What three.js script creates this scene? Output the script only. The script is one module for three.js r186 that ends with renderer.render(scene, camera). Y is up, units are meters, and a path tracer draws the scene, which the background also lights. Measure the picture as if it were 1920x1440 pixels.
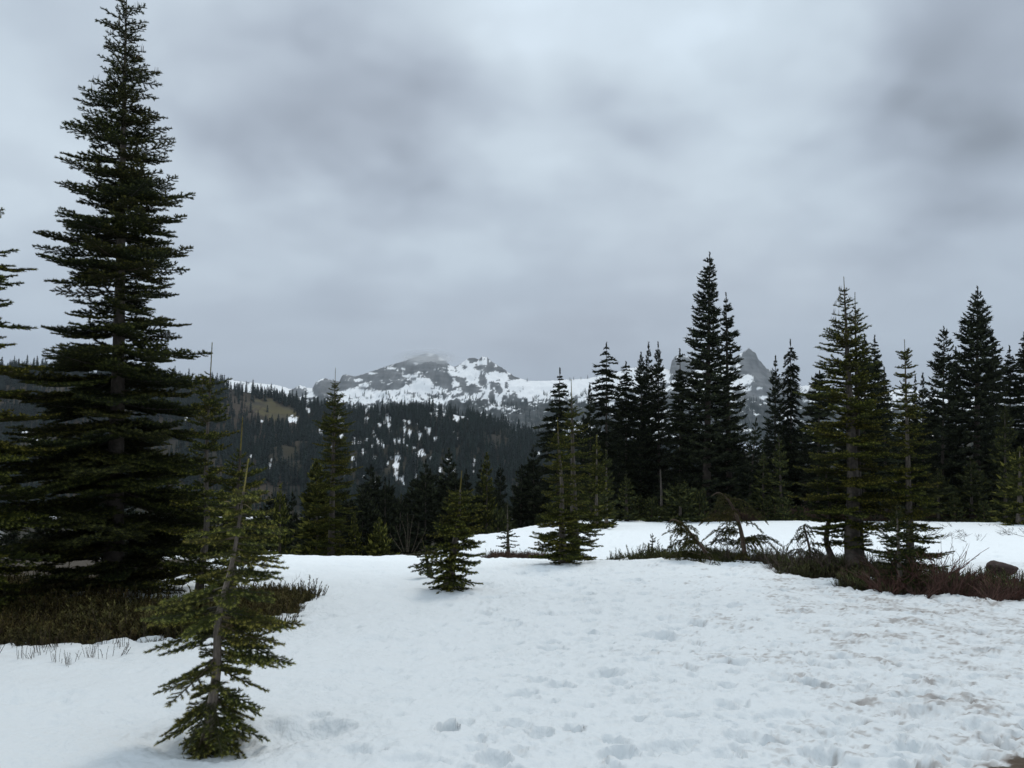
import * as THREE from 'three';

// ------------------------------------------------------------------ camera, sky, sun, exposure
const FPX = 1444, PITCH = 5.1 * Math.PI / 180, EYE = 1.7;            // focal length in photo pixels (1920 wide), upward tilt, eye height
const scene = new THREE.Scene();
const camera = new THREE.PerspectiveCamera(53.0, 4 / 3, 0.1, 20000);
camera.position.set(0, EYE, 0);
camera.lookAt(0, EYE + Math.sin(PITCH), -Math.cos(PITCH));
const renderer = new THREE.WebGLRenderer({ antialias: true });
renderer.toneMapping = THREE.LinearToneMapping;
renderer.toneMappingExposure = 1.05;
renderer.shadowMap.enabled = true;
renderer.setSize(1024, 768);

const { clamp, lerp, smoothstep } = THREE.MathUtils;
const CP = Math.cos(PITCH), SP = Math.sin(PITCH);
function rng(seed) {
  let a = (seed * 2654435761) >>> 0;
  return () => { a = (a + 0x6D2B79F5) | 0; let t = Math.imul(a ^ (a >>> 15), 1 | a); t = (t + Math.imul(t ^ (t >>> 7), 61 | t)) ^ t; return ((t ^ (t >>> 14)) >>> 0) / 4294967296; };
}
const PERM = new Uint8Array(512); { const r = rng(7), p = [...Array(256).keys()]; for (let i = 255; i > 0; i--) { const j = Math.floor(r() * (i + 1)); [p[i], p[j]] = [p[j], p[i]]; } for (let i = 0; i < 512; i++) PERM[i] = p[i & 255]; }
const GX = [], GY = []; for (let i = 0; i < 16; i++) { GX.push(Math.cos(i * Math.PI / 8)); GY.push(Math.sin(i * Math.PI / 8)); }
function noise(x, y) {                                                // gradient noise, about -1..1
  const X = Math.floor(x), Y = Math.floor(y), u = x - X, v = y - Y, a = X & 255, b = Y & 255;
  const s = u * u * u * (u * (u * 6 - 15) + 10), t = v * v * v * (v * (v * 6 - 15) + 10);
  const g = (i, j, dx, dy) => { const k = PERM[PERM[(a + i) & 255] + ((b + j) & 255)] & 15; return GX[k] * dx + GY[k] * dy; };
  return 1.5 * lerp(lerp(g(0, 0, u, v), g(1, 0, u - 1, v), s), lerp(g(0, 1, u, v - 1), g(1, 1, u - 1, v - 1), s), t);
}
function fbm(x, y, n = 4) { let s = 0, a = 0.5; for (let i = 0; i < n; i++) { s += a * noise(x, y); x = x * 2.03 + 17.1; y = y * 2.03 + 9.7; a *= 0.5; } return s; }
function ridged(x, y, n = 4) { let s = 0, a = 0.5; for (let i = 0; i < n; i++) { s += a * (1 - Math.abs(noise(x, y))); x = x * 2.03 + 31.7; y = y * 2.03 + 5.3; a *= 0.5; } return s; }
const hash2 = (i, j, k = 0) => PERM[PERM[PERM[i & 255] + (j & 255)] + (k & 255)] / 255;
function interp(pts, x, c = 1) {
  if (x <= pts[0][0]) return pts[0][c];
  for (let i = 1; i < pts.length; i++) if (x <= pts[i][0]) return lerp(pts[i - 1][c], pts[i][c], (x - pts[i - 1][0]) / (pts[i][0] - pts[i - 1][0]));
  return pts[pts.length - 1][c];
}

// overcast sky: soft grey layers of cloud, lighter and darker masses
{
  const W = 1024, H = 512, data = new Float32Array(W * H * 4);
  const dirOf = (px, py) => { const cx = (px - 960) / FPX, cy = (720 - py) / FPX; return new THREE.Vector3(cx, cy * CP + SP, cy * SP - CP).normalize(); };
  const blobs = [[1090, 40, 0.15, 0.13], [1000, 120, 0.07, 0.10], [60, 330, 0.14, 0.20], [480, 400, 0.14, 0.07], [820, 380, 0.12, 0.09], [1290, 110, 0.09, 0.10], [1480, 80, 0.12, 0.06], [960, 260, 0.06, 0.06], [1420, 420, 0.2, 0.03],
    [600, 110, 0.16, -0.43], [420, 190, 0.10, -0.12], [780, 210, 0.09, -0.14], [640, 290, 0.07, -0.08], [1170, 235, 0.09, -0.20], [1260, 300, 0.06, -0.06], [1890, 30, 0.18, -0.46], [1820, 290, 0.10, -0.16], [1720, 120, 0.07, -0.08], [1080, 640, 0.14, -0.08], [130, 60, 0.12, -0.14]]
    .map(([x, y, s, a]) => [dirOf(x, y), s, a]);
  const d = new THREE.Vector3();
  for (let j = 0; j < H; j++) {
    const up = ((j + 0.5) / H - 0.5) * Math.PI;
    for (let i = 0; i < W; i++) {
      const az = ((i + 0.5) / W - 0.5) * 2 * Math.PI;
      d.set(Math.cos(az) * Math.cos(up), Math.sin(up), Math.sin(az) * Math.cos(up));
      const el = Math.max(0, d.y);
      const k = 1 / (el + 0.22), cx = d.x * k, cz = d.z * k;
      let L = lerp(0.425, 0.95, Math.pow(el, 0.95));
      const w = 0.075, wx = fbm(cx * 1.8 + 3, cz * 1.8, 5) * w * 2, wy = fbm(cx * 1.8 + 40, cz * 1.8 + 9, 5) * w * 2;
      let c = 0;
      for (const [b, s, a] of blobs) { const dx = d.x - b.x + wx, dy = (d.y - b.y + wy) * 1.25, dz = d.z - b.z + wx * 0.5; c += a * Math.exp(-(dx * dx + dy * dy + dz * dz) / (s * s) * 1.3); }
      const rough = fbm(cx * 1.2 + 11, cz * 1.6 + 4, 6) * 0.22 + (ridged(cx * 2.6 + 1, cz * 3.2, 6) - 0.62) * 0.18 + (smoothstep(fbm(cx * 1.7 + 21 + wx * 2, cz * 2.3 + 8, 6), -0.06, 0.14) - 0.5) * 0.07 + (smoothstep(fbm(cx * 3.1 + 51, cz * 4.1 + 3, 6), -0.05, 0.16) - 0.5) * 0.05;
      L *= 1 + (c + rough * smoothstep(el, 0.03, 0.30)) * 0.95;
      // thin cloud lets the light through whiter, thick cloud is bluer grey; a little hue drift
      const t = fbm(cx * 0.9 + 60, cz * 0.9 + 20, 3) * 0.05;
      const o = (j * W + i) * 4;
      data[o] = L * (0.835 - 0.3 * t); data[o + 1] = L * (0.968 + 0.1 * t); data[o + 2] = L * (lerp(1.16, 1.09, smoothstep(L, 0.38, 0.75)) + 0.3 * t); data[o + 3] = 1;
    }
  }
  const sky = new THREE.DataTexture(data, W, H, THREE.RGBAFormat, THREE.FloatType);
  sky.mapping = THREE.EquirectangularReflectionMapping; sky.magFilter = THREE.LinearFilter; sky.minFilter = THREE.LinearFilter; sky.needsUpdate = true;
  scene.background = sky; scene.environment = sky;
}
const sun = new THREE.DirectionalLight(0xfff6ea, 1.0);
sun.position.set(22, 100, -85); sun.castShadow = true; sun.shadow.radius = 32; sun.shadow.mapSize.set(2048, 2048);
Object.assign(sun.shadow.camera, { left: -90, right: 90, top: 90, bottom: -90, near: 1, far: 400 });
sun.target.position.set(0, 0, -25); scene.add(sun, sun.target);
scene.fog = new THREE.FogExp2(new THREE.Color(0.82, 0.92, 1.0), 0.000065);

// ------------------------------------------------------------------ helpers
const used = {};
function numbered(name) { const n = used[name] = (used[name] ?? -1) + 1; return n ? `${name}_${String(n).padStart(3, '0')}` : name; }
function tag(o, label, category, group, kind) {
  if (label) o.userData.label = label;
  if (category) o.userData.category = category;
  if (group) o.userData.group = group;
  if (kind) o.userData.kind = kind;
  return o;
}
function shadows(o) { o.castShadow = o.receiveShadow = true; return o; }
function named(name, geo, mat, parent = scene) { const m = shadows(new THREE.Mesh(geo, mat)); m.name = parent === scene ? numbered(name) : name; parent.add(m); return m; }
class MB {                                                            // collects coloured triangles
  constructor(n = 4096) { this.n = 0; this.p = new Float32Array(n * 3); this.c = new Float32Array(n * 3); }
  room(k) { if ((this.n + k) * 3 > this.p.length) { const m = Math.max(this.p.length * 2, (this.n + k) * 3); const p = new Float32Array(m), c = new Float32Array(m); p.set(this.p); c.set(this.c); this.p = p; this.c = c; } }
  v(x, y, z, r, g, b) { const i = this.n * 3; this.p[i] = x; this.p[i + 1] = y; this.p[i + 2] = z; this.c[i] = r; this.c[i + 1] = g; this.c[i + 2] = b; this.n++; }
  tri(ax, ay, az, bx, by, bz, cx, cy, cz, r, g, b) { this.room(3); this.v(ax, ay, az, r, g, b); this.v(bx, by, bz, r, g, b); this.v(cx, cy, cz, r, g, b); }
  tube(pts, rad, sides, col) {                                        // pts: Vector3[], rad: radius per point
    const ring = (i) => {
      const a = pts[Math.max(0, i - 1)], b = pts[Math.min(pts.length - 1, i + 1)];
      const t = T1.subVectors(b, a).normalize();
      const s = T2.set(0, 1, 0); if (Math.abs(t.y) > 0.9) s.set(1, 0, 0);
      s.cross(t).normalize(); const u = T3.crossVectors(t, s), out = [];
      for (let k = 0; k < sides; k++) { const f = k / sides * 2 * Math.PI, c = Math.cos(f) * rad[i], q = Math.sin(f) * rad[i]; out.push(pts[i].x + s.x * c + u.x * q, pts[i].y + s.y * c + u.y * q, pts[i].z + s.z * c + u.z * q); }
      return out;
    };
    let A = ring(0);
    for (let i = 1; i < pts.length; i++) {
      const B = ring(i);
      for (let k = 0; k < sides; k++) {
        const a = k * 3, b = ((k + 1) % sides) * 3;
        this.tri(A[a], A[a + 1], A[a + 2], A[b], A[b + 1], A[b + 2], B[b], B[b + 1], B[b + 2], ...col);
        this.tri(A[a], A[a + 1], A[a + 2], B[b], B[b + 1], B[b + 2], B[a], B[a + 1], B[a + 2], ...col);
      }
      A = B;
    }
  }
  add(o, m, tr, tg, tb) {                                             // another MB, moved by matrix m and tinted
    this.room(o.n); const e = m.elements;
    for (let i = 0; i < o.n * 3; i += 3) { const x = o.p[i], y = o.p[i + 1], z = o.p[i + 2]; this.v(e[0] * x + e[4] * y + e[8] * z + e[12], e[1] * x + e[5] * y + e[9] * z + e[13], e[2] * x + e[6] * y + e[10] * z + e[14], o.c[i] * tr, o.c[i + 1] * tg, o.c[i + 2] * tb); }
  }
  geo() { const g = new THREE.BufferGeometry(); g.setAttribute('position', new THREE.BufferAttribute(this.p.slice(0, this.n * 3), 3)); g.setAttribute('color', new THREE.BufferAttribute(this.c.slice(0, this.n * 3), 3)); return g; }
}
const T1 = new THREE.Vector3(), T2 = new THREE.Vector3(), T3 = new THREE.Vector3();
const V = (x, y, z) => new THREE.Vector3(x, y, z);

// a direction in the photograph and a distance ahead give a place to stand something
function at(px, py, d) { const k = (720 - py) / FPX, h = d * (k * CP + SP) / (CP - k * SP), f = d * CP + h * SP; return V((px - 960) / FPX * f, EYE + h, -d); }
function project(x, y, z) { const h = y - EYE, f = -z * CP + h * SP, u = h * CP + z * SP; return [960 + FPX * x / f, 720 - FPX * u / f]; }

// ------------------------------------------------------------------ ground
const EDGE = [[-60, 21], [-9, 20.6], [-5, 21.2], [-2.6, 21.8], [-1.9, 26], [-1.6, 31], [1.1, 39], [6.2, 54], [12, 75], [40, 110], [90, 130]];
function shelf(x, z) {                                                // the broad shape: a gentle slope that drops off at the crest on the left
  const d = -z;
  let y = d > 0 ? -0.05 * d : -0.03 * d * -1 * -1;
  const e = interp(EDGE, x) + 0.5 * noise(x * 0.35, 3), t = Math.max(0, d - e);
  y -= 17 * (1 - Math.exp(-0.036 * t * t / (t + 2.2)));
  y += 0.12 * noise(x * 0.16 + 5, d * 0.16) * smoothstep(d, 4, 10) * (1 - smoothstep(d, 45, 60) * 0.5);
  y -= 0.28 * Math.exp(-(((x - 0.4) / 2.2) ** 2 + ((d - 24.5) / 2.2) ** 2));        // dip behind the near mound
  y -= 0.22 * Math.exp(-(((x - 6) / 4) ** 2 + ((d - 21) / 2.0) ** 2));
  y += 0.16 * Math.exp(-(((x - 4.4) / 3.0) ** 2 + ((d - 17.6) / 1.4) ** 2));
  return y;
}
const patches = [[-6.6, 10.9, 3.3, 1.55], [-3.95, 12.2, 0.72, 1.4], [-12.0, 17.0, 5.8, 5.6], [8.3, 14.2, 2.5, 1.25], [5.0, 18.6, 2.6, 1.0], [0.2, 22.9, 1.05, 0.55], [6.9, 16.6, 1.4, 1.0]];
function bare(x, d) {                                                 // 1 where the snow has melted off the heather
  let m = -1; const w = 0.42 * noise(x * 1.5, d * 1.5) + 0.36 * noise(x * 3.7, d * 3.7) + 0.2 * noise(x * 9, d * 9);
  for (const [cx, cd, rx, rd] of patches) m = Math.max(m, 1 - Math.hypot((x - cx) / rx, (d - cd) / rd) + w * 0.6);
  return m;
}
const gapAt = (x, d) => noise(x * 2.6 + 4, d * 3.0) + 0.4 * noise(x * 7, d * 7);         // snow left lying between the shrubs
const holes = [[840, 1348, 0.085, 0.16, 0.15], [872, 1335, 0.07, 0.12, 0.05], [592, 1322, 0.13, 0.09, 0.05], [1052, 1272, 0.14, 0.2, 0.10], [925, 1408, 0.12, 0.14, 0.09], [975, 1428, 0.12, 0.10, 0.06], [1160, 1392, 0.14, 0.12, 0.08], [1400, 1372, 0.16, 0.14, 0.07], [1010, 1360, 0.10, 0.14, 0.07], [1075, 1352, 0.08, 0.08, 0.08], [660, 1385, 0.12, 0.10, 0.05], [700, 1390, 0.1, 0.08, 0.05], [1540, 1395, 0.16, 0.12, 0.08], [1570, 1412, 0.2, 0.1, 0.06], [755, 1300, 0.1, 0.16, 0.04], [725, 1240, 0.16, 0.12, 0.04], [1255, 1385, 0.16, 0.12, 0.05], [1700, 1398, 0.2, 0.16, 0.06], [770, 1410, 0.2, 0.12, 0.04], [1465, 1265, 0.12, 0.12, 0.06], [1235, 1180, 0.2, 0.16, 0.06], [1305, 1165, 0.14, 0.12, 0.05], [920, 1032, 0.5, 0.3, 0.05], [990, 1052, 0.4, 0.3, 0.06]]
  .map(([px, py, rx, rz, h]) => { let d = 2460 / (py - 922); const p = at(px, py, d); return [p.x, d, rx, rz, h]; });
const SAP = [at(392, 1400, 5.55).x, 5.55];
const trampled = (x, d) => 0.22 + 0.78 * smoothstep(x + 0.5 * noise(x * 0.6, d * 0.5) + 0.045 * d, -1.0, 0.7);
const dirty = (x, d) => smoothstep(x - 0.30 * (d - 3) * 0.42 + 0.9 * noise(x * 0.5 + 9, d * 0.4), 0.1, 2.2);
function pits(x, d, cell, amp, seed, dens) {                          // foot holes: soft bowls with a raised lip
  let y = 0; const X = Math.floor(x / cell), D = Math.floor(d / cell);
  for (let i = -1; i <= 1; i++) for (let j = -1; j <= 1; j++) {
    const a = X + i, b = D + j; if (hash2(a, b, seed) > dens) continue;
    const cx = (a + hash2(a, b, seed + 1)) * cell, cd = (b + hash2(a, b, seed + 2)) * cell, th = hash2(a, b, seed + 3) * 3.14;
    const dx = x - cx, dd = d - cd, c = Math.cos(th), s = Math.sin(th), R = cell * (0.28 + 0.2 * hash2(a, b, seed + 4));
    const q = Math.hypot((dx * c + dd * s) / R, (dd * c - dx * s) / (R * 0.6));
    if (q < 1.8) y += amp * (0.5 + hash2(a, b, seed + 5)) * (q < 1 ? -(1 - q * q) * 1.1 + 0.15 : 0.15 * Math.max(0, 1 - (q - 1) / 0.8));
  }
  return y;
}
function relief(x, d) {
  const f = 1 - smoothstep(d, 26, 44); if (d < 0.5 || f <= 0) return 0;
  const T = trampled(x, d), wx = x + 0.08 * noise(x * 3, d * 3), wd = d + 0.08 * noise(x * 3 + 50, d * 3);
  let y = 0.04 * noise(x * 0.9, d * 0.8) + 0.02 * noise(x * 2.3 + 7, d * 1.9) + 0.014 * fbm(x * 5, d * 6, 4);
  if (T > 0.01) {
    y += T * (pits(wx, wd, 0.46, 0.075, 3, 0.62) + pits(wx, wd, 0.2, 0.042, 13, 0.75) + pits(wx + 3, wd, 0.09, 0.015, 23, 0.75));
    y += T * (0.05 * (ridged(wx * 2.6, wd * 2.2, 4) - 0.6) + 0.022 * fbm(x * 13, d * 14, 3));
  }
  y += (1 - T) * (pits(wx, wd, 1.1, 0.04, 33, 0.5) + pits(wx, wd, 0.4, 0.02, 43, 0.4));
  for (const [cx, cd, rx, rz, h] of holes) {
    const q = Math.hypot((x - cx) / rx, (d - cd) / rz) + 0.12 * noise(x * 9, d * 9);
    if (q < 1.7) y += h * (q < 1 ? -(1 - q ** 3) : 0.18 * Math.max(0, 1 - (q - 1) / 0.7));
  }
  const q = Math.hypot((x - SAP[0] - 0.05) / 0.52, (d - SAP[1] + 0.02) / 0.36) + 0.16 * noise(x * 4, d * 4);   // melt well round the sapling
  if (q < 1.5) y += -0.085 * smoothstep(1.35 - q, 0, 1) + 0.05 * (ridged(x * 7, d * 7, 3) - 0.6) * smoothstep(1.5 - q, 0, 0.3);
  const q2 = Math.hypot((x - SAP[0] - 0.62) / 0.34, (d - SAP[1] - 0.25) / 0.28) + 0.2 * noise(x * 5, d * 5);
  if (q2 < 1) y -= 0.13 * (1 - q2 * q2);
  const b = bare(x, d);
  if (b > -0.25) y += -0.10 * smoothstep(b, -0.12, 0.12) + 0.05 * fbm(x * 7, d * 7, 3) * smoothstep(b, 0, 0.2);
  return y * f;
}
const G = (x, z) => shelf(x, z) + relief(x, -z);
function groundColor(x, d, y, out) {
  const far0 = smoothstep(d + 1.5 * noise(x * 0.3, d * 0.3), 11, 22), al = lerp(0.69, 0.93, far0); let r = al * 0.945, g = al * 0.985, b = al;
  if (d > 0) {
    const T = trampled(x, d), D = dirty(x, d) * (1 - smoothstep(d, 15, 20));
    const spot = fbm(x * 1.3 + 3, d * 1.3, 3), fine = fbm(x * 9, d * 7, 3), streak = fbm(x * 3.2 - d * 1.5, d * 10 + x * 2, 3);
    const fl = fbm(x * 22, d * 17, 3); const gr = smoothstep(x - 0.25 * d, 0.4, 2.2); let m = D * smoothstep(0.75 * streak + 0.6 * fl + 0.55 * spot + 0.3 * fine + 0.16 * gr, 0.20, 0.52) * 0.62 + D * gr * 0.16 * smoothstep(spot + fine, -0.2, 0.3) + Math.max(0, T - 0.3) * clamp(fine * 1.2 + spot * 0.8 - 0.52, 0, 1) * 0.8;
    m = clamp(m, 0, 0.8) * (1 - smoothstep(d, 20, 26));
    r = lerp(r, 0.24, m); g = lerp(g, 0.205, m); b = lerp(b, 0.18, m);
    const e = smoothstep(bare(x, d), -0.02, 0.12) * (x > 1 ? smoothstep(gapAt(x, d), -0.14, 0.02) : 1);
    const s = 0.045 + 0.02 * fine;
    r = lerp(r, s * 1.25, e); g = lerp(g, s, e); b = lerp(b, s * 0.72, e);
    const mud = smoothstep((x - 2.90) - (d - 4.86) * 1.2 + 0.25 * fine, -0.05, 0.06) * (1 - smoothstep(d, 5.2, 5.4));
    r = lerp(r, 0.075, mud); g = lerp(g, 0.055, mud); b = lerp(b, 0.038, mud);
    // forest floor beyond the crest and among the far trees
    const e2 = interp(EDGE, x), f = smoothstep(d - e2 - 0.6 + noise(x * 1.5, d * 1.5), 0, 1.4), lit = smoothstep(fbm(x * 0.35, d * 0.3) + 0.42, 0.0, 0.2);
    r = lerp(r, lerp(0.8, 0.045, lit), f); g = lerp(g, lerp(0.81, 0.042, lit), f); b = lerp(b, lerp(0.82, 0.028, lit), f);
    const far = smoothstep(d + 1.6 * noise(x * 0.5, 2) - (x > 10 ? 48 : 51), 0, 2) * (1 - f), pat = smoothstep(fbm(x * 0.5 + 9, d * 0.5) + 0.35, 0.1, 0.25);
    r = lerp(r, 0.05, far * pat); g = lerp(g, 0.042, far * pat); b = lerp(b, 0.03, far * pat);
  }
  out[0] = r; out[1] = g; out[2] = b;
}
{
  const az = [], FR = 42 * Math.PI / 180, NC = 560;
  for (let i = 0; i <= NC; i++) az.push(-FR + 2 * FR * i / NC);
  for (let i = 1; i < 60; i++) az.push(FR + (2 * Math.PI - 2 * FR) * i / 60);
  const rr = [0, 0.6, 1.2, 1.8, 2.4]; { let r = 2.9; while (r < 26) { rr.push(r); r *= 1.0052; } while (r < 175) { rr.push(r); r *= 1.022; } }
  const C = az.length, R = rr.length, pos = new Float32Array(C * R * 3), col = new Float32Array(C * R * 3), uv = new Float32Array(C * R * 2), idx = new Uint32Array((R - 1) * C * 6), c = [0, 0, 0];
  let k = 0;
  for (let i = 0; i < R; i++) for (let j = 0; j < C; j++) {
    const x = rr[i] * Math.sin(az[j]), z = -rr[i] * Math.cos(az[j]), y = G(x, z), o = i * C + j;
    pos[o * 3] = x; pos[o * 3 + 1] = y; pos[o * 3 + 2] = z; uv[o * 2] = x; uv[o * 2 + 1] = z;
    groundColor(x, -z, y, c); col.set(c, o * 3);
    if (i) { const j2 = (j + 1) % C, a = (i - 1) * C + j, b = (i - 1) * C + j2, e = i * C + j2; idx[k++] = a; idx[k++] = e; idx[k++] = o; idx[k++] = a; idx[k++] = b; idx[k++] = e; }
  }
  const g = new THREE.BufferGeometry();
  g.setAttribute('position', new THREE.BufferAttribute(pos, 3)); g.setAttribute('color', new THREE.BufferAttribute(col, 3)); g.setAttribute('uv', new THREE.BufferAttribute(uv, 2)); g.setIndex(new THREE.BufferAttribute(idx, 1)); g.computeVertexNormals();
  const N = 512, bd = new Uint8Array(N * N * 4);                      // fine grain of old wet snow
  const per = (x, y, n) => { let s = 0, a = 0.5; for (let q = 0; q < n; q++) { s += a * (noise(x, y) * 1); x = x * 2 + 3.3; y = y * 2 + 1.7; a *= 0.55; } return s; };
  for (let j = 0; j < N; j++) for (let i = 0; i < N; i++) {
    const u = i / N, v = j / N, w = (a, b) => per(a * 14, b * 14, 4), s = u * u * (3 - 2 * u), t = v * v * (3 - 2 * v);
    const h = lerp(lerp(w(u, v), w(u - 1, v), s), lerp(w(u, v - 1), w(u - 1, v - 1), s), t);
    const q = clamp(128 + h * 150, 0, 255); bd.set([q, q, q, 255], (j * N + i) * 4);
  }
  const bump = new THREE.DataTexture(bd, N, N); bump.wrapS = bump.wrapT = THREE.RepeatWrapping; bump.magFilter = THREE.LinearFilter; bump.repeat.set(0.7, 0.7); bump.needsUpdate = true;
  tag(named('snow_ground', g, new THREE.MeshPhysicalMaterial({ vertexColors: true, roughness: 0.75, bumpMap: bump, bumpScale: 0.026, specularIntensity: 0.35 })), 'trampled old snow field sloping down from the camera to the trees', null, null, 'structure');
}

// ------------------------------------------------------------------ far hill across the valley
const matVC = new THREE.MeshPhysicalMaterial({ vertexColors: true, roughness: 0.95, specularIntensity: 0.15 });
const CREST = [[-300, 690], [0, 690], [120, 698], [300, 708], [400, 722], [450, 733], [520, 745], [600, 768], [660, 776], [700, 774], [800, 770], [870, 780], [950, 802], [1000, 818], [1100, 838], [1300, 850], [1500, 845], [1700, 820], [2300, 800]];
const HILLZ = (px) => 900 + 60 * Math.sin(px * 0.006) - 80 * smoothstep(600 - px, 0, 250);
const snowSpots = [[728, 788, 6, 14], [712, 798, 3, 6], [815, 776, 9, 6], [835, 776, 10, 5], [855, 781, 7, 8], [868, 779, 6, 6], [768, 790, 5, 4], [757, 787, 4, 4], [803, 806, 6, 8], [758, 808, 3, 12], [768, 813, 4, 8], [743, 826, 9, 6], [714, 832, 8, 9], [704, 820, 5, 5], [787, 816, 4, 8], [816, 822, 6, 5], [775, 840, 4, 5], [790, 850, 8, 6], [745, 855, 9, 6], [742, 872, 5, 10], [733, 858, 3, 4], [752, 898, 9, 5], [743, 890, 4, 6], [662, 832, 4, 8], [681, 848, 4, 6], [700, 860, 4, 5], [841, 862, 5, 5], [826, 882, 4, 8], [850, 808, 4, 4], [548, 787, 10, 7], [577, 769, 6, 5], [507, 870, 4, 6], [490, 790, 3, 3], [47, 815, 8, 7], [62, 827, 8, 5], [350, 784, 6, 4], [640, 795, 5, 4], [672, 760, 4, 4], [690, 764, 5, 4], [300, 800, 5, 3], [95, 905, 4, 5], [470, 855, 3, 4], [1010, 850, 3, 3]];
{ const r = rng(88); for (let i = 0; i < 46; i++) { const x = 590 + 300 * r(), y = 770 + 135 * r() + (x - 740) * 0.05, s = 1.4 + 2.6 * r(); snowSpots.push([x, y, s, s * (0.8 + 1.3 * r())]); } }
function snowAt(px, py) { let m = -1; const n = 0.5 * noise(px * 0.13, py * 0.13) + 0.5 * noise(px * 0.34 + py * 0.1, py * 0.25) + 0.3 * noise(px * 0.8, py * 0.6); for (const [x, y, rx, ry] of snowSpots) m = Math.max(m, 0.92 - Math.hypot((px - x) / rx, (py - y) / ry) + n); return m; }
const meadowAt = (px, py) => 1 - Math.hypot((px - 512) / 52, (py - 768 - (px - 512) * 0.3) / 17) + 0.45 * noise(px * 0.05, py * 0.08) + 0.4 * noise(px * 0.14, py * 0.2);
function hillY(px, Z) {
  const zc = HILLZ(px), top = at(px, interp(CREST, px), zc).y;
  const X = (px - 960) / FPX * Z;
  if (Z < 330) return lerp(-18.5, -19.5, smoothstep(Z, 150, 300)) + 1.2 * fbm(X * 0.02, Z * 0.02) - 26 * smoothstep(Z, 262, 330);
  let y;
  if (Z < zc) { const t = clamp((Z - 420) / (zc - 420), 0, 1); y = lerp(-46, top, t < 0.02 ? 0 : Math.pow(t, 1.12)); y += (16 * fbm(X * 0.009 + 4, Z * 0.006, 4) + 5 * noise(X * 0.03, Z * 0.02)) * Math.sin(Math.PI * t); }
  else y = top - (Z - zc) * 0.28;
  return y;
}
function hillPoint(px, Z) { const y = hillY(px, Z), f = Z * CP + (y - EYE) * SP; return V((px - 960) / FPX * f, y, -Z); }
{
  const P0 = -260, P1 = 2180, NP = 560, zs = []; for (let z = 150; z < 420; z += 15) zs.push(z); for (let z = 420; z < 1000; z += 4.2) zs.push(z); for (let z = 1000; z < 2500; z += 60) zs.push(z);
  const pos = [], col = [], idx = [];
  zs.forEach((Z, i) => {
    for (let j = 0; j <= NP; j++) {
      const u = j / NP, px = u < 0.06 ? lerp(P0, -20, u / 0.06) : u < 0.92 ? lerp(-20, 1100, (u - 0.06) / 0.86) : lerp(1100, P1, (u - 0.92) / 0.08), p = hillPoint(px, Z), [, py] = project(p.x, p.y, p.z); pos.push(p.x, p.y, p.z);
      const n = fbm(p.x * 0.03, Z * 0.03, 3);
      let c = [0.035 + 0.012 * n, 0.032 + 0.01 * n, 0.024];
      const md = smoothstep(meadowAt(px, py), 0, 0.3); c = [lerp(c[0], 0.068 + 0.05 * n, md), lerp(c[1], 0.060 + 0.04 * n, md), lerp(c[2], 0.036, md)];
      const lowbrush = smoothstep(fbm(px * 0.01, py * 0.015) + (px < 560 && Z > 420 ? 0.12 : -0.3), 0, 0.2) * (1 - md); c = [lerp(c[0], 0.055, lowbrush), lerp(c[1], 0.044, lowbrush), lerp(c[2], 0.033, lowbrush)];
      const s = Z > 400 ? smoothstep(snowAt(px, py), 0, 0.12) : smoothstep(fbm(p.x * 0.035 + 2, Z * 0.05, 3) + (Z > 240 && Z < 268 ? 0.22 : -0.25), 0.02, 0.1);
      col.push(lerp(c[0], 0.83, s), lerp(c[1], 0.845, s), lerp(c[2], 0.86, s));
      if (i && j) { const o = i * (NP + 1) + j; idx.push(o - NP - 2, o - NP - 1, o, o - NP - 2, o, o - 1); }
    }
  });
  const g = new THREE.BufferGeometry(); g.setAttribute('position', new THREE.Float32BufferAttribute(pos, 3)); g.setAttribute('color', new THREE.Float32BufferAttribute(col, 3)); g.setIndex(idx); g.computeVertexNormals();
  tag(named('valley_hill', g, matVC), 'wooded hill across the valley with scattered snow patches', null, null, 'structure');
}
function spireGeo(seed, tiers, sides) {                               // a small distant conifer: ragged tiers of drooping boughs round a trunk
  const r = rng(seed), mb = new MB();
  mb.tube([V(0, -0.06, 0), V(0, 0.5, 0), V(0, 1, 0)], [0.022, 0.014, 0.002], 3, [0.5, 0.45, 0.4]);
  for (let t = 0; t < tiers; t++) {
    const u = t / tiers, y = 0.06 + 0.9 * u, R = 0.17 * Math.pow(1 - u, 0.8) + 0.012;
    for (let k = 0; k < sides; k++) {
      const a = (k + r() * 0.8 + t * 0.5) / sides * 6.283, R2 = R * (0.6 + 0.65 * r()), w = 0.55 + 0.3 * r(), dy = -0.035 - 0.03 * r(), s = 0.75 + 0.5 * r();
      const x0 = Math.cos(a - w) * R2 * 0.55, z0 = Math.sin(a - w) * R2 * 0.55, x1 = Math.cos(a + w) * R2 * 0.55, z1 = Math.sin(a + w) * R2 * 0.55, x2 = Math.cos(a) * R2, z2 = Math.sin(a) * R2;
      mb.tri(0, y + 0.075, 0, x0, y, z0, x2, y + dy, z2, s, s, s); mb.tri(0, y + 0.075, 0, x2, y + dy, z2, x1, y, z1, s, s, s);
    }
  }
  return mb.geo();
}
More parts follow.
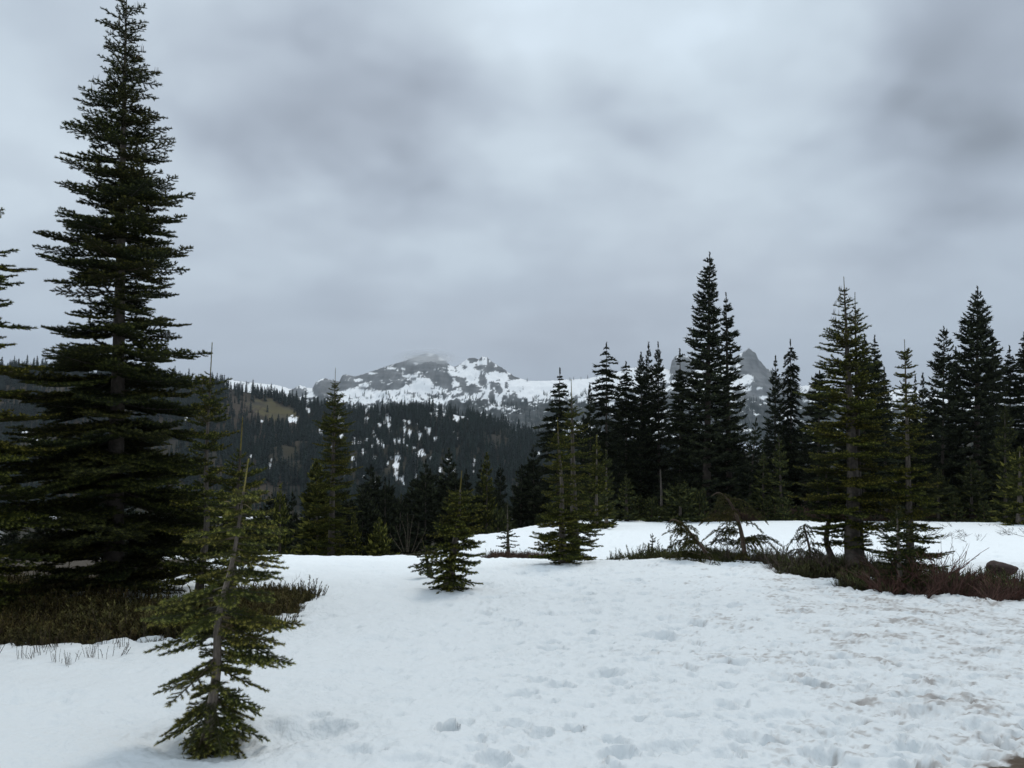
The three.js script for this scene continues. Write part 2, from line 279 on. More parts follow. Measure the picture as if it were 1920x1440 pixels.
function scatterStuff(name, label, spots, seed, base) {
  const r = rng(seed), geos = [spireGeo(seed, 9, 6)], m = new THREE.InstancedMesh(geos[0], matVC, spots.length), M = new THREE.Matrix4(), q = new THREE.Quaternion(), c = new THREE.Color();
  spots.forEach(([p, h, w], i) => { q.setFromAxisAngle(V(0, 1, 0), r() * 6.28); m.setMatrixAt(i, M.compose(p, q, V(h * w, h, h * w))); const s = 0.7 + 0.6 * r(); m.setColorAt(i, c.setRGB(base[0] * s, base[1] * s * (0.92 + 0.16 * r()), base[2] * s)); });
  m.name = numbered(name); shadows(m); scene.add(m); tag(m, label, 'forest', null, 'stuff'); return m;
}
{
  const r = rng(21), A = [];
  let tries = 0;
  while (A.length < 15000 && tries++ < 90000) {
    const px = -240 + r() * 1600 + (r() < 0.1 ? 700 * r() : 0), zc = HILLZ(px), t = Math.pow(r(), 0.75), Z = 440 + t * (zc + 25 - 440), p = hillPoint(px, Z), [, py] = project(p.x, p.y, p.z);
    const openness = fbm(px * 0.012 + 30, py * 0.02) + (px < 560 ? 0.10 : 0);
    if (openness > 0.2 && r() < 0.75) continue;
    const h = (6.5 + 9.5 * r() * r() + 2 * r()) * (Z > zc - 30 ? 1.15 : 1), up = h * FPX / Z;
    if (meadowAt(px, py) > 0.02 || meadowAt(px, py - up * 0.5) > 0.12) { if (r() < 0.985) continue; }
    let clear = false; for (let k = 0; k <= 0.7; k += 0.15) if (snowAt(px, py - k * up) > 0.02) clear = true;
    if (clear && r() < 0.86) continue;
    p.y -= 0.3; A.push([p, h, 0.95 + 0.7 * r()]);
  }
  scatterStuff('hillside_forest', 'dark conifer forest covering the hill across the valley', A, 5, [0.022, 0.031, 0.028]);
}

// ------------------------------------------------------------------ snowy mountains behind
const RIDGE = [[300, 760], [430, 712], [520, 722], [548, 730], [562, 722], [578, 727], [586, 728], [592, 717], [600, 711], [610, 709], [625, 714], [637, 715], [641, 704], [647, 702], [665, 706], [680, 702], [700, 695], [730, 685], [755, 678], [780, 669], [800, 661], [815, 663], [833, 675], [847, 687], [856, 687], [868, 679], [880, 671], [891, 671], [897, 674], [904, 669], [912, 669], [925, 680], [945, 692], [965, 706], [990, 714], [1020, 714], [1060, 712], [1100, 710], [1150, 700], [1180, 690], [1200, 687], [1240, 690], [1256, 694], [1260, 676], [1266, 668], [1276, 665], [1290, 670], [1320, 680], [1370, 676], [1386, 664], [1396, 659], [1404, 653], [1411, 658], [1418, 663], [1420, 671], [1430, 682], [1437, 691], [1448, 694], [1460, 706], [1500, 724], [1530, 722], [1560, 730], [1650, 734], [1700, 729], [1740, 738], [1920, 756], [2200, 770]];
{
  const P0 = 300, P1 = 2150, NP = 1000, NT = 130, pos = [], col = [], idx = [], Z0 = 2250, Z1 = 3050, hgt = [];
  const ridgeY = (px) => at(px, interp(RIDGE, px) + (px > 970 && px < 1250 ? 0.5 : 1) * (1.5 * noise(px * 0.33, 1) + 0.9 * noise(px * 0.8, 5)), Z1).y;
  const surf = (px, t) => {
    const Z = Z0 + (Z1 - Z0) * t, X = (px - 960) / FPX * Z, ry = ridgeY(px), base = 30;
    let y;
    if (t <= 1) {
      const rs = 0.25 * (ridgeY(px - 14) + ridgeY(px + 14)) + 0.5 * ry, b = smoothstep(t, 0.75, 1), tt = Math.pow(t, 1.25);
      y = lerp(base, lerp(0.5 * (ridgeY(px - 40) + ridgeY(px + 40)) * 0.5 + rs * 0.5, ry, b), tt);
      const ns = ridged(X * 0.0042 + 3, Z * 0.0021, 4) - 0.62, fine = fbm(X * 0.02, Z * 0.011, 4);
      y += (92 * ns + 26 * fine + 22 * (ridged(X * 0.02 + 9, Z * 0.008, 3) - 0.62)) * Math.sin(Math.PI * clamp(t * 1.0, 0, 1)) ** 0.7;
    } else y = ry - (t - 1) * 700;
    return V((px - 960) / FPX * (Z * CP + (y - EYE) * SP), y, -Z);
  };
  const rock = [[700, 703, 70, 15], [785, 684, 58, 19], [640, 718, 45, 16], [612, 725, 24, 18], [860, 690, 14, 8], [888, 676, 12, 10], [745, 722, 14, 9], [720, 728, 18, 7], [815, 708, 32, 16], [838, 708, 14, 20], [865, 708, 12, 14], [900, 688, 14, 6], [915, 693, 12, 6], [940, 690, 12, 9], [962, 706, 14, 7], [885, 730, 22, 10], [905, 712, 9, 14], [935, 730, 7, 10], [950, 722, 7, 8], [922, 738, 6, 9], [870, 722, 10, 10], [1280, 690, 26, 26], [1405, 685, 30, 34], [1440, 715, 26, 26], [1410, 740, 40, 16], [1470, 735, 30, 22], [1540, 745, 50, 18], [1210, 700, 10, 5], [560, 735, 20, 10], [1260, 745, 40, 14]];
  const snow = [[700, 700, 13, 2.5], [735, 691, 11, 2.5], [780, 681, 10, 2.5], [650, 712, 9, 2.5], [765, 705, 15, 3], [612, 722, 8, 3], [818, 692, 8, 3], [685, 722, 14, 4], [675, 712, 6, 3], [672, 735, 22, 7], [756, 692, 6, 4], [828, 672, 8, 5], [720, 738, 32, 9], [660, 740, 25, 6], [790, 730, 40, 10], [800, 714, 18, 8], [845, 695, 8, 14], [862, 690, 8, 7], [895, 682, 14, 6], [870, 703, 14, 8], [885, 703, 16, 8], [930, 705, 26, 9], [960, 722, 24, 10], [1020, 728, 50, 14], [1100, 728, 60, 16], [1190, 710, 46, 14], [1245, 706, 14, 12], [1400, 708, 18, 10], [1385, 690, 6, 10], [1398, 730, 14, 5], [1425, 728, 10, 4], [1432, 745, 12, 6], [1500, 738, 6, 4], [1515, 752, 16, 4], [1680, 748, 26, 8]];
  const c = [];
  for (let i = 0; i <= NT + 8; i++) {
    const t = i <= NT ? i / NT : 1 + (i - NT) * 0.06;
    for (let j = 0; j <= NP; j++) {
      const px = P0 + (P1 - P0) * j / NP, p = surf(px, t); pos.push(p.x, p.y, p.z);
      if (i && j) { const o = i * (NP + 1) + j; idx.push(o - NP - 2, o - NP - 1, o, o - NP - 2, o, o - 1); }
    }
  }
  const g = new THREE.BufferGeometry(); g.setAttribute('position', new THREE.Float32BufferAttribute(pos, 3)); g.setIndex(idx); g.computeVertexNormals();
  const nor = g.attributes.normal;
  for (let o = 0; o < nor.count; o++) {
    const x = pos[o * 3], y = pos[o * 3 + 1], z = pos[o * 3 + 2], [px, py] = project(x, y, z);
    const w = 0.5 * noise(px * 0.08, py * 0.12) + 0.42 * noise(px * 0.2 + py * 0.12, py * 0.26 + 8) + 0.34 * noise(px * 0.5 - py * 0.3, py * 0.5);
    let m = 0.1 + 0.9 * fbm(x * 0.008, y * 0.02 + z * 0.004, 4) + 0.18 - 0.42 * smoothstep(py, 742, 768) + (nor.getY(o) - 0.86) * 2.2;
    for (const [a, b, rx, ry] of snow) m += 1.5 * smoothstep(1.15 - Math.hypot((px - a) / rx, (py - b) / ry) + w * 0.7, 0, 0.8);
    for (const [a, b, rx, ry] of rock) m -= 1.5 * smoothstep(1.15 - Math.hypot((px - a) / rx, (py - b) / ry) + w * 0.7, 0, 0.8);
    const s = smoothstep(m + 0.25 * w, -0.04, 0.06), n = 1.4 * fbm(x * 0.035, y * 0.012, 4) + 0.7 * noise(x * 0.02 + y * 0.06, y * 0.09), tree = smoothstep(py, 735, 760);
    const rk = [lerp(0.145, 0.05, tree) + 0.06 * n, lerp(0.150, 0.055, tree) + 0.06 * n, lerp(0.155, 0.054, tree) + 0.06 * n];
    c.push(lerp(rk[0], 0.86, s), lerp(rk[1], 0.87, s), lerp(rk[2], 0.88, s)); hgt.push(s);
  }
  g.setAttribute('color', new THREE.Float32BufferAttribute(c, 3));
  tag(named('mountain_range', g, matVC), 'jagged rocky mountains streaked with snow under low cloud', null, null, 'structure');
  const r = rng(77), A = [];
  for (let k = 0; k < 60000 && A.length < 3800; k++) {
    const px = 560 + r() * 1200, t = r(), p = surf(px, t), [, py] = project(p.x, p.y, p.z);
    const n = fbm(px * 0.03 + 7, py * 0.06) + 0.5 * noise(px * 0.1, py * 0.2);
    const want = (py > 735 ? n + 0.012 * (py - 748) : -1);
    const sky = t > 0.985 && ((px > 985 && px < 1020) || (px > 1065 && px < 1190)) && r() < 0.8;
    if (sky || (want > 0.12 && r() < 0.8) || (py > 722 && px > 900 && r() < 0.012)) A.push([p, 11 + 9 * r(), 0.9 + 0.4 * r()]);
  }
  scatterStuff('mountain_forest', 'dark scattered conifers on the snowy slopes below the peaks', A, 6, [0.022, 0.03, 0.026]);
}
// ------------------------------------------------------------------ conifers
const PAL = {                                                         // base colours: older needles, young tips, twig wood
  fir: [[0.046, 0.052, 0.014], [0.135, 0.130, 0.028], [0.085, 0.070, 0.055]],
  firDark: [[0.030, 0.036, 0.014], [0.066, 0.068, 0.019], [0.07, 0.06, 0.05]],
  sapling: [[0.084, 0.092, 0.030], [0.265, 0.248, 0.064], [0.10, 0.085, 0.065]],
  hemlock: [[0.017, 0.021, 0.012], [0.030, 0.035, 0.016], [0.05, 0.045, 0.04]],
  cedar: [[0.056, 0.056, 0.020], [0.125, 0.115, 0.038], [0.10, 0.075, 0.055]],
};
const LOD = {                                                         // twig spacing, needle length and width, needles per metre, twig order
  near: { s1: 0.036, s2: 0.036, nl: 0.020, nw: 0.0028, den: 1500, order: 2, sides: 5 },
  mid: { s1: 0.080, s2: 0.075, nl: 0.036, nw: 0.0105, den: 390, order: 2, sides: 4 },
  far: { s1: 0.24, s2: 0.3, nl: 0.25, nw: 0.11, den: 22, order: 1, sides: 3, flat: 0.5 },
};
const A1 = V(0, 0, 0), A2 = V(0, 0, 0), A3 = V(0, 0, 0);
function needles(mb, a, b, lod, pal, r, o = {}) {                     // needles (or, far off, tufts) standing round a twig from a to b
  const ax = A1.subVectors(b, a), L = ax.length(); if (L < 1e-4) return; ax.divideScalar(L);
  const side = A2.set(-ax.z, 0, ax.x); if (side.lengthSq() < 1e-4) side.set(1, 0, 0); side.normalize();
  const up = A3.crossVectors(side, ax).normalize(); if (up.y < 0) up.negate();
  const n = Math.max(1, Math.round(L * lod.den * (o.den ?? 1))), tipShare = o.tip ?? 0.35;
  for (let i = 0; i < n; i++) {
    const t = (i + r()) / n, f = r() * 6.2832, lift = o.hang ? -0.1 : 0.42, cu = (Math.sin(f) + lift) * (lod.flat ?? 1), cs = Math.cos(f);
    const lean = 0.45 + 0.35 * r(), nl = lod.nl * (0.7 + 0.5 * r()) * (o.len ?? 1), nw = lod.nw * (0.8 + 0.4 * r());
    const dx = ax.x * lean + side.x * cs * 0.8 + up.x * cu * 0.8, dy = ax.y * lean + side.y * cs * 0.8 + up.y * cu * 0.8, dz = ax.z * lean + side.z * cs * 0.8 + up.z * cu * 0.8;
    const q = nl / Math.hypot(dx, dy, dz), px = a.x + ax.x * L * t, py = a.y + ax.y * L * t, pz = a.z + ax.z * L * t;
    let wx = -cu * side.x + cs * up.x + ax.x * 0.6 * (r() - 0.5), wy = -cu * side.y + cs * up.y + ax.y * 0.6 * (r() - 0.5), wz = -cu * side.z + cs * up.z + ax.z * 0.6 * (r() - 0.5);
    const wq = 0.5 * nw / (Math.hypot(wx, wy, wz) || 1); wx *= wq; wy *= wq; wz *= wq;
    const young = clamp((t - 1 + tipShare) / tipShare * 1.6, 0, 1) * (o.young ?? 1), s = 0.75 + 0.5 * r();
    mb.tri(px - wx, py - wy, pz - wz, px + wx, py + wy, pz + wz, px + dx * q, py + dy * q, pz + dz * q, lerp(pal[0][0], pal[1][0], young) * s, lerp(pal[0][1], pal[1][1], young) * s, lerp(pal[0][2], pal[1][2], young) * s);
  }
}
function makeBranch(L, lodName, palName, seed, o = {}) {              // a bough that grows along +x: stem, side twigs, twiglets, all needled
  const lod = LOD[lodName], pal = PAL[palName], r = rng(seed), mb = new MB(6000), N = lodName === 'far' ? 4 : 10, P = [], R = [];
  const sag = o.sag ?? 0.10, tip = o.tip ?? 0.12, bend = (r() - 0.5) * 0.25;
  for (let i = 0; i <= N; i++) { const t = i / N; P.push(V(L * t, L * (-sag * Math.sin(Math.PI * Math.min(1, t * 1.1)) + tip * t * t * t), L * bend * t * t)); R.push(lerp(0.013 * L + 0.002, 0.0015, t) * (lodName === 'far' ? 1.5 : 1)); }
  const pt = (t) => { const k = Math.min(N - 1, Math.floor(t * N)), f = t * N - k; return P[k].clone().lerp(P[k + 1], f); };
  mb.tube(P, R, lod.sides - 1, pal[2]);
  const t0 = o.bare ?? 0.22, wide = o.wide ?? 0.42, flat = o.flat ?? 0.10;
  const twig = (a, dir, len, order, young) => {
    const m = a.clone().addScaledVector(dir, len * 0.5), b = a.clone().addScaledVector(dir, len); m.y -= 0.03 * len; b.y += (o.turnUp ?? 0.06) * len;
    if (lodName !== 'far') mb.tube([a, m, b], [0.0035 * (lodName === 'near' ? 0.8 : 1.3), 0.0025, 0.001], 3, pal[2]);
    needles(mb, a, m, lod, pal, r, { tip: 0.01, young: 0.15 }); needles(mb, m, b, lod, pal, r, { young });
    if (order < lod.order && len > lod.s2 * 2.2) {
      for (let d = lod.s2 * (0.6 + 0.6 * r()), sd = r() < 0.5 ? 1 : -1; d < len * 0.92; d += lod.s2 * (0.5 + 0.3 * r()), sd = -sd) {
        const c = V(dir.x, dir.y, dir.z).applyAxisAngle(V(0, 1, 0), sd * (0.75 + 0.3 * r())); c.y += flat * (r() - 0.4) * 2; c.normalize();
        twig(a.clone().lerp(b, d / len), c, Math.max(lod.s2 * 0.8, (len - d) * 0.55) * (0.7 + 0.5 * r()), order + 1, 1);
      }
    }
  };
  const st = lod.s1 / L;
  for (let t = t0, sd = 1; t < 0.97; t += st * (0.45 + 0.25 * r()), sd = -sd) {
    const a = pt(t), ang = lerp(1.15, 0.75, t) + (r() - 0.5) * 0.35, rise = flat * (r() - 0.45) * 3;
    const len = L * wide * Math.pow(1 - t, 0.72) * Math.min(1, (t - t0 + 0.10) / 0.22) * (0.65 + 0.55 * r());
    twig(a, V(Math.cos(ang), rise, sd * Math.sin(ang)).normalize(), Math.max(len, lod.s1 * 0.8), 1, 1);
  }
  needles(mb, pt(t0 + 0.05), pt(0.7), lod, pal, r, { tip: 0.01, young: 0.2 }); needles(mb, pt(0.7), pt(1), lod, pal, r, { young: 1 });
  if (o.spikes) for (let k = 0; k < 6; k++) { const a = pt(0.4 + 0.55 * r()); a.z += (r() - 0.5) * 0.2 * L; mb.tube([a, a.clone().add(V(0, 0.08 + 0.07 * r(), 0))], [0.005, 0.002], 3, [0.09, 0.07, 0.05]); }  // cores of shed cones
  return mb;
}
function makeCedarBough(L, seed) {                                    // a weeping bough: it arches over and its limp side sprays hang
  return makeBranch(L, 'mid', 'cedar', seed, { sag: -0.10, tip: -0.42, wide: 0.40, bare: 0.1, flat: 0.22, turnUp: -0.62 });
}
const boughs = {};
function boughSet(lod, pal, style, o) {                               // a few boughs of each length, shared by all trees of that look
  const key = lod + pal + style;
  if (!boughs[key]) {
    const sizes = { near: [0.16, 0.28, 0.42, 0.6], mid: [0.3, 0.55, 0.9, 1.3, 1.8], far: [0.7, 1.3, 2.1, 3.2] }[lod], nv = { near: 3, mid: 3, far: 4 }[lod];
    boughs[key] = sizes.map((L, i) => Array.from({ length: nv }, (_, v) => { const mb = makeBranch(L, lod, pal, 1000 + i * 50 + v * 7 + style.length, o); return { L, mb, geo: null }; }));
  }
  return boughs[key];
}
const barkTex = (() => {
  const N = 256, h = new Uint8Array(N * N * 4), c = new Uint8Array(N * N * 4), k = (v) => clamp(v, 0, 255);
  for (let j = 0; j < N; j++) for (let i = 0; i < N; i++) {
    const u = i / N * 8, v = j / N * 4, s = i / N, mix = (f) => lerp(f(u, v), f(u - 8, v), s * s * (3 - 2 * s)), a = mix((x, y) => fbm(x * 1.4, y * 3.5, 4)), b = mix((x, y) => ridged(x * 2.2 + 5, y * 0.9, 3)), l = mix((x, y) => fbm(x * 0.6 + 20, y * 0.5, 3));
    const q = k(130 + a * 120 + (b - 0.6) * 100); h.set([q, q, q, 255], (j * N + i) * 4);
    const w = 0.78 + 0.28 * a + 0.45 * l; c.set([k(205 * w), k(196 * w), k(186 * w), 255], (j * N + i) * 4);
  }
  const T = (d, srgb) => { const t = new THREE.DataTexture(d, N, N); t.wrapS = t.wrapT = THREE.RepeatWrapping; t.magFilter = THREE.LinearFilter; if (srgb) t.colorSpace = THREE.SRGBColorSpace; t.needsUpdate = true; return t; };
  return [T(c, true), T(h)];
})();
const barkMat = (r, g, b) => new THREE.MeshStandardMaterial({ color: new THREE.Color().setRGB(r, g, b), map: barkTex[0], bumpMap: barkTex[1], bumpScale: 0.02, roughness: 0.95 });
const BARK = { grey: barkMat(0.26, 0.24, 0.22), pale: barkMat(0.36, 0.33, 0.30), light: barkMat(0.50, 0.45, 0.41), dark: barkMat(0.16, 0.14, 0.125), brown: barkMat(0.24, 0.18, 0.14) };
const foliage = [0, 1, 2, 3].map((i) => new THREE.MeshPhysicalMaterial({ vertexColors: true, roughness: 0.75, specularIntensity: 0.15, color: new THREE.Color().setRGB(...[[1, 1, 1], [1.1, 1.02, 0.9], [0.86, 0.94, 1.0], [1.04, 1.1, 0.95]][i]) }));
function trunkGeo(path, rad, sides = 12) {
  const n = path.length, pos = [], uv = [], idx = []; let len = 0;
  for (let i = 0; i < n; i++) {
    const t = path[Math.min(n - 1, i + 1)].clone().sub(path[Math.max(0, i - 1)]).normalize(), s = V(0, 0, 1).cross(t).normalize(), u = t.clone().cross(s).normalize();
    if (i) len += path[i].distanceTo(path[i - 1]);
    for (let k = 0; k <= sides; k++) { const f = k / sides * 6.2832, q = rad[i] * (1 + 0.05 * noise(k % sides * 1.3, len * 3)); pos.push(path[i].x + (s.x * Math.cos(f) + u.x * Math.sin(f)) * q, path[i].y + (s.y * Math.cos(f) + u.y * Math.sin(f)) * q, path[i].z + (s.z * Math.cos(f) + u.z * Math.sin(f)) * q); uv.push(k / sides, len * 1.2); }
    if (i) for (let k = 0; k < sides; k++) { const a = (i - 1) * (sides + 1) + k, b = i * (sides + 1) + k; idx.push(a, a + 1, b + 1, a, b + 1, b); }
  }
  const g = new THREE.BufferGeometry(); g.setAttribute('position', new THREE.Float32BufferAttribute(pos, 3)); g.setAttribute('uv', new THREE.Float32BufferAttribute(uv, 2)); g.setIndex(idx); g.computeVertexNormals(); return g;
}
let treeSeed = 100;
// s: px/d place of the base, top [px, py], prof: half widths in photo pixels by photo row [py, left, right], r: trunk radius in photo pixels
function conifer(s) {
  const r = rng(treeSeed += 7), lodName = s.lod, lod = LOD[lodName], pal = s.pal ?? 'fir';
  let base = V(0, 0, 0); { let y = EYE - 2; for (let k = 0; k < 6; k++) { const f = s.d * CP + (y - EYE) * SP; base.set((s.px - 960) / FPX * f, 0, -s.d); y = G(base.x, base.z); } base.y = y - 0.04; }
  const t = at(s.top[0], s.top[1], s.d - (s.tow ?? 0)), H = t.y - base.y, mpp = s.d / FPX;
  const root = new THREE.Group(); root.name = numbered(s.name ?? 'fir_tree'); root.position.copy(base); scene.add(root);
  tag(root, s.label, s.cat ?? 'tree', s.group);
  const K = s.bend ?? [], N = 26, path = [], rad = [], r0 = Math.max((s.r ?? 8) * mpp, 0.012);
  const topL = t.clone().sub(base);
  const trunkAt = (h) => { const p = V(topL.x * h, H * h, topL.z * h); for (const [c, w, ax] of K) p.x += ax * mpp * Math.exp(-(((h - c) / w) ** 2)); if (K.length) for (const [c, w, ax] of K) p.x -= ax * mpp * (Math.exp(-((c / w) ** 2)) * (1 - h) + Math.exp(-(((1 - c) / w) ** 2)) * h); return p; };
  const hEnd = 1 - (s.leader ?? 0.03) + 0.004; for (let i = 0; i <= N; i++) { const h = hEnd * i / N; path.push(trunkAt(h)); rad.push(r0 * Math.pow(1 - h, 1.05) * (1 + 0.5 * Math.exp(-h * H / 0.35) * (lodName === 'near' ? 0.4 : 1)) + (lodName === 'far' ? 0.012 : 0.004)); }
  path[0].y -= 0.25;
  named('trunk', trunkGeo(path, rad, lodName === 'far' ? 7 : 12), BARK[s.bark ?? 'grey'], root);
  const pyBase = project(base.x, base.y, base.z)[1], hOf = (py) => (pyBase - py) / (pyBase - s.top[1]);
  const prof = s.prof.map(([py, a, b]) => [hOf(py), a * mpp, (b ?? a) * mpp]).sort((a, b) => a[0] - b[0]);
  const h0 = Math.max(0.012, s.h0 ?? prof[0][0]), h1 = 1 - (s.leader ?? 0.03);
  const set = boughSet(lodName, pal, s.style ?? '', s.bough ?? {}), topSet = s.cones ? boughSet(lodName, pal, (s.style ?? '') + 'cones', { ...s.bough, spikes: 1 }) : set;
  const inner = new MB(4096), M = new THREE.Matrix4(), q = new THREE.Quaternion(), qa = new THREE.Quaternion(), tint = s.tint ?? 1, list = [];
  const gap = s.gap ?? { near: 0.085, mid: 0.24, far: 0.46 }[lodName], per = s.per ?? { near: 5, mid: 7, far: 8 }[lodName];
  let hm = h0 * H, az0 = r() * 6.28;
  const limit = s.max ?? 295;
  while (hm < h1 * H) {
    const h = hm / H, n = Math.max(3, Math.round(per * (0.75 + 0.5 * r()) * (h > 0.85 ? 0.8 : 1))); az0 += 0.9 + r();
    for (let k = 0; k < n; k++) {
      const az = az0 + (k + 0.7 * (r() - 0.5)) / n * 6.2832, hh = clamp(h + (r() - 0.5) * gap / H * (s.mess ?? 0.7), h0, h1), cs = Math.cos(az);
      const a = interp(prof, hh, 1), b = interp(prof, hh, 2), R = ((a + b) / 2 + (b - a) / 2 * cs) * (s.even || lodName === 'far' ? 0.72 + 0.36 * r() : 0.58 + 0.54 * Math.pow(r(), 0.8));
      if (R < 0.03) continue;
      if (s.holes && s.holes(hh, cs, r, Math.sin(az))) continue;
      const pitch = lerp(s.pb ?? -0.18, s.pt ?? 0.5, Math.pow(hh, s.pk ?? 1.6)) + (r() - 0.5) * 0.22, L = R / Math.max(0.6, Math.cos(pitch));
      let ci = 0; while (ci < set.length - 1 && set[ci].at(0).L * 1.28 < L) ci++;
      const v = (hh > (s.cones ?? 2) && r() < 0.6 ? topSet : set)[ci][Math.floor(r() * set[ci].length)], sc = L / v.L;
      list.push({ v, p: trunkAt(hh), az, pitch, sc, w: sc * (0.85 + 0.35 * r()), roll: (r() - 0.5) * 0.5, tone: r() });
    }
    hm += gap * lerp(1.15, 0.62, h) * (0.65 + 0.7 * r());
  }
  for (const [py, az, px, pitch] of s.extra ?? []) { const L = px * mpp; let ci = 0; while (ci < set.length - 1 && set[ci].at(0).L * 1.28 < L) ci++; const v = set[ci][Math.floor(r() * set[ci].length)]; list.push({ v, p: trunkAt(hOf(py)), az, pitch, sc: L / v.L, w: L / v.L, roll: 0, tone: r() }); }
  const place = (b) => { q.setFromAxisAngle(V(0, 1, 0), -b.az); q.multiply(qa.setFromAxisAngle(V(0, 0, 1), b.pitch)); q.multiply(qa.setFromAxisAngle(V(1, 0, 0), b.roll)); return M.compose(b.p, q, V(b.sc, (b.sc + 1) / 2, b.w)); };
  if (lodName === 'far') for (const b of list) { place(b); const f = (0.7 + 0.6 * b.tone) * tint; inner.add(b.v.mb, M, f, f, f); }
  else {                                                              // short inner shoots between the boughs
    const small = set[0]; const m = Math.round(list.length * (s.fill ?? 0.4));
    for (let k = 0; k < m; k++) { const h = lerp(h0, h1, r()), R = interp(prof, h, 1) * 0.5 * (0.5 + r()); const v = small[k % small.length]; const sc = clamp(R / v.L, 0.35, 1.5); place({ p: trunkAt(h), az: r() * 6.28, pitch: lerp(-0.2, 0.6, h) + (r() - 0.5) * 0.5, sc, w: sc, roll: 0 }); const f = 0.7 + 0.4 * r(); inner.add(v.mb, M, f, f, f); }
  }
  { // leader shoot
    const lp = PAL[s.leadPal ?? pal]; const a = trunkAt(h1 - 0.01), b = trunkAt(1), mid = a.clone().lerp(b, 0.5);
    const lr = rad[N] * 0.85; inner.tube([a, mid, b, b.clone().add(V(0, 0.01, 0))], [lr, lr * 0.8, lr * 0.5, 0.001], 5, [lp[1][0] * 1.1, lp[1][1] * 0.95, lp[1][2] * 1.3]);
    needles(inner, a, mid, lod, lp, r, { young: 0.7, den: 1.6, len: s.leadLen ?? 0.6 }); needles(inner, mid, b, lod, lp, r, { young: 1, den: 1.6, len: (s.leadLen ?? 0.6) * 0.9 });
  }
  const crown = named('crown', inner.geo(), foliage[0], root);
  if (lodName !== 'far') {
    list.sort((a, b) => b.sc * b.v.L - a.sc * a.v.L);
    list.slice(0, limit).forEach((b) => { b.v.geo ??= b.v.mb.geo(); const m = named('branch', b.v.geo, foliage[Math.floor(b.tone * 3.99)], crown); place(b); M.decompose(m.position, m.quaternion, m.scale); });
  }
  return root;
}
// --- trees close by
conifer({ name: 'fir_sapling', label: 'small leaning fir sapling with a bare bent trunk in the foreground snow', lod: 'near', pal: 'sapling', px: 384, d: 5.55, top: [466, 862], bark: 'light', r: 9.5, leader: 0.115, leadLen: 0.8, bend: [[0.5, 0.12, -8], [0.42, 0.1, -6]],
  prof: [[1400, 95, 115], [1340, 95, 110], [1280, 98, 115], [1230, 100, 130], [1180, 120, 140], [1130, 125, 120], [1080, 115, 95], [1040, 80, 95], [1000, 95, 80], [965, 60, 75], [945, 40, 50]], gap: 0.095, per: 6, pb: -0.85, pt: 0.12, pk: 0.7, fill: 0.25, even: 1, bough: { sag: 0.03, tip: -0.02, wide: 0.36, bare: 0.15, turnUp: -0.02, flat: 0.16 },
  holes: (h, c, r, s) => s > 0.35 && h > 0.12 && h < 0.8 && r() < 0.85,
  extra: [[1160, 0.1, 165, -0.05], [1175, 0.35, 150, -0.15], [1150, 3.0, 125, -0.1], [1140, 2.7, 130, -0.1], [1225, 0.1, 150, -0.1], [1250, 3.1, 110, -0.35], [1290, 0.2, 105, -0.3], [1010, 3.1, 95, -0.1], [1120, 2.9, 150, -0.12], [1150, 3.3, 140, -0.2], [1040, 0, 90, -0.2], [985, 0.2, 85, -0.2], [1390, 1.2, 60, -0.9], [1390, 1.9, 65, -0.9], [1390, 0.7, 75, -0.7], [1390, 2.4, 70, -0.8], ...Array.from({ length: 16 }, (_, i) => [1375 + 12 * (i % 3), i * 0.393, 62 + 9 * (i % 4), -0.75 - 0.12 * (i % 3)]), ...Array.from({ length: 8 }, (_, i) => [1310, i * 0.785 + 0.2, 92, -0.62])] });
conifer({ name: 'fir_tree', label: 'tallest fir on the left, its pointed top reaching the upper edge of the photo', lod: 'mid', pal: 'firDark', px: 212, d: 13.1, top: [238, -40], bark: 'grey', r: 17, leader: 0.01,
  prof: [[1085, 165, 190], [1000, 210, 190], [900, 215, 195], [800, 205, 190], [720, 190, 170], [660, 150, 150], [600, 135, 130], [540, 125, 125], [470, 140, 130], [400, 112, 122], [330, 100, 105], [250, 100, 78], [200, 72, 72], [140, 55, 62], [90, 48, 55], [50, 42, 45], [20, 34, 36], [-5, 26, 28], [-30, 10, 10]], gap: 0.225, per: 6, pb: -0.12, pt: 0.10, pk: 2.5, mess: 1, cones: 0.8, bough: { sag: 0.05, tip: 0.05, wide: 0.46, bare: 0.12 }, style: 'big',
  extra: [[470, 3.14, 175, 0.05], [250, 3.1, 122, 0.0], [200, 3.0, 80, 0.05], [55, 3.14, 58, 0.12], [395, 0.05, 142, 0.04], [495, 0.1, 150, -0.02], [645, 3.1, 150, 0.04]] });
conifer({ label: 'fir cut off by the left edge with only its right-hand boughs in view', lod: 'mid', pal: 'fir', px: -95, d: 11.2, top: [-88, 270], r: 16, prof: [[1130, 190], [1000, 195], [850, 175], [720, 150], [650, 142], [560, 138], [480, 128], [400, 90], [330, 50], [290, 15]], gap: 0.26, per: 6, mess: 0.9, pt: 0.1, bough: { sag: 0.05, tip: 0.05, wide: 0.46, bare: 0.12 }, style: 'big' });
conifer({ label: 'slender fir with a bare leader right behind the tallest left fir', lod: 'mid', pal: 'fir', px: 372, d: 12.4, top: [398, 643], bark: 'grey', r: 7, leader: 0.12, bend: [[0.3, 0.15, 8]], prof: [[1080, 95, 110], [980, 75, 80], [880, 55, 60], [800, 48, 52], [730, 36, 40], [690, 20, 36]], gap: 0.26, per: 5, bough: { sag: 0.05, tip: 0.08, wide: 0.45, bare: 0.14 }, style: 'mid' });
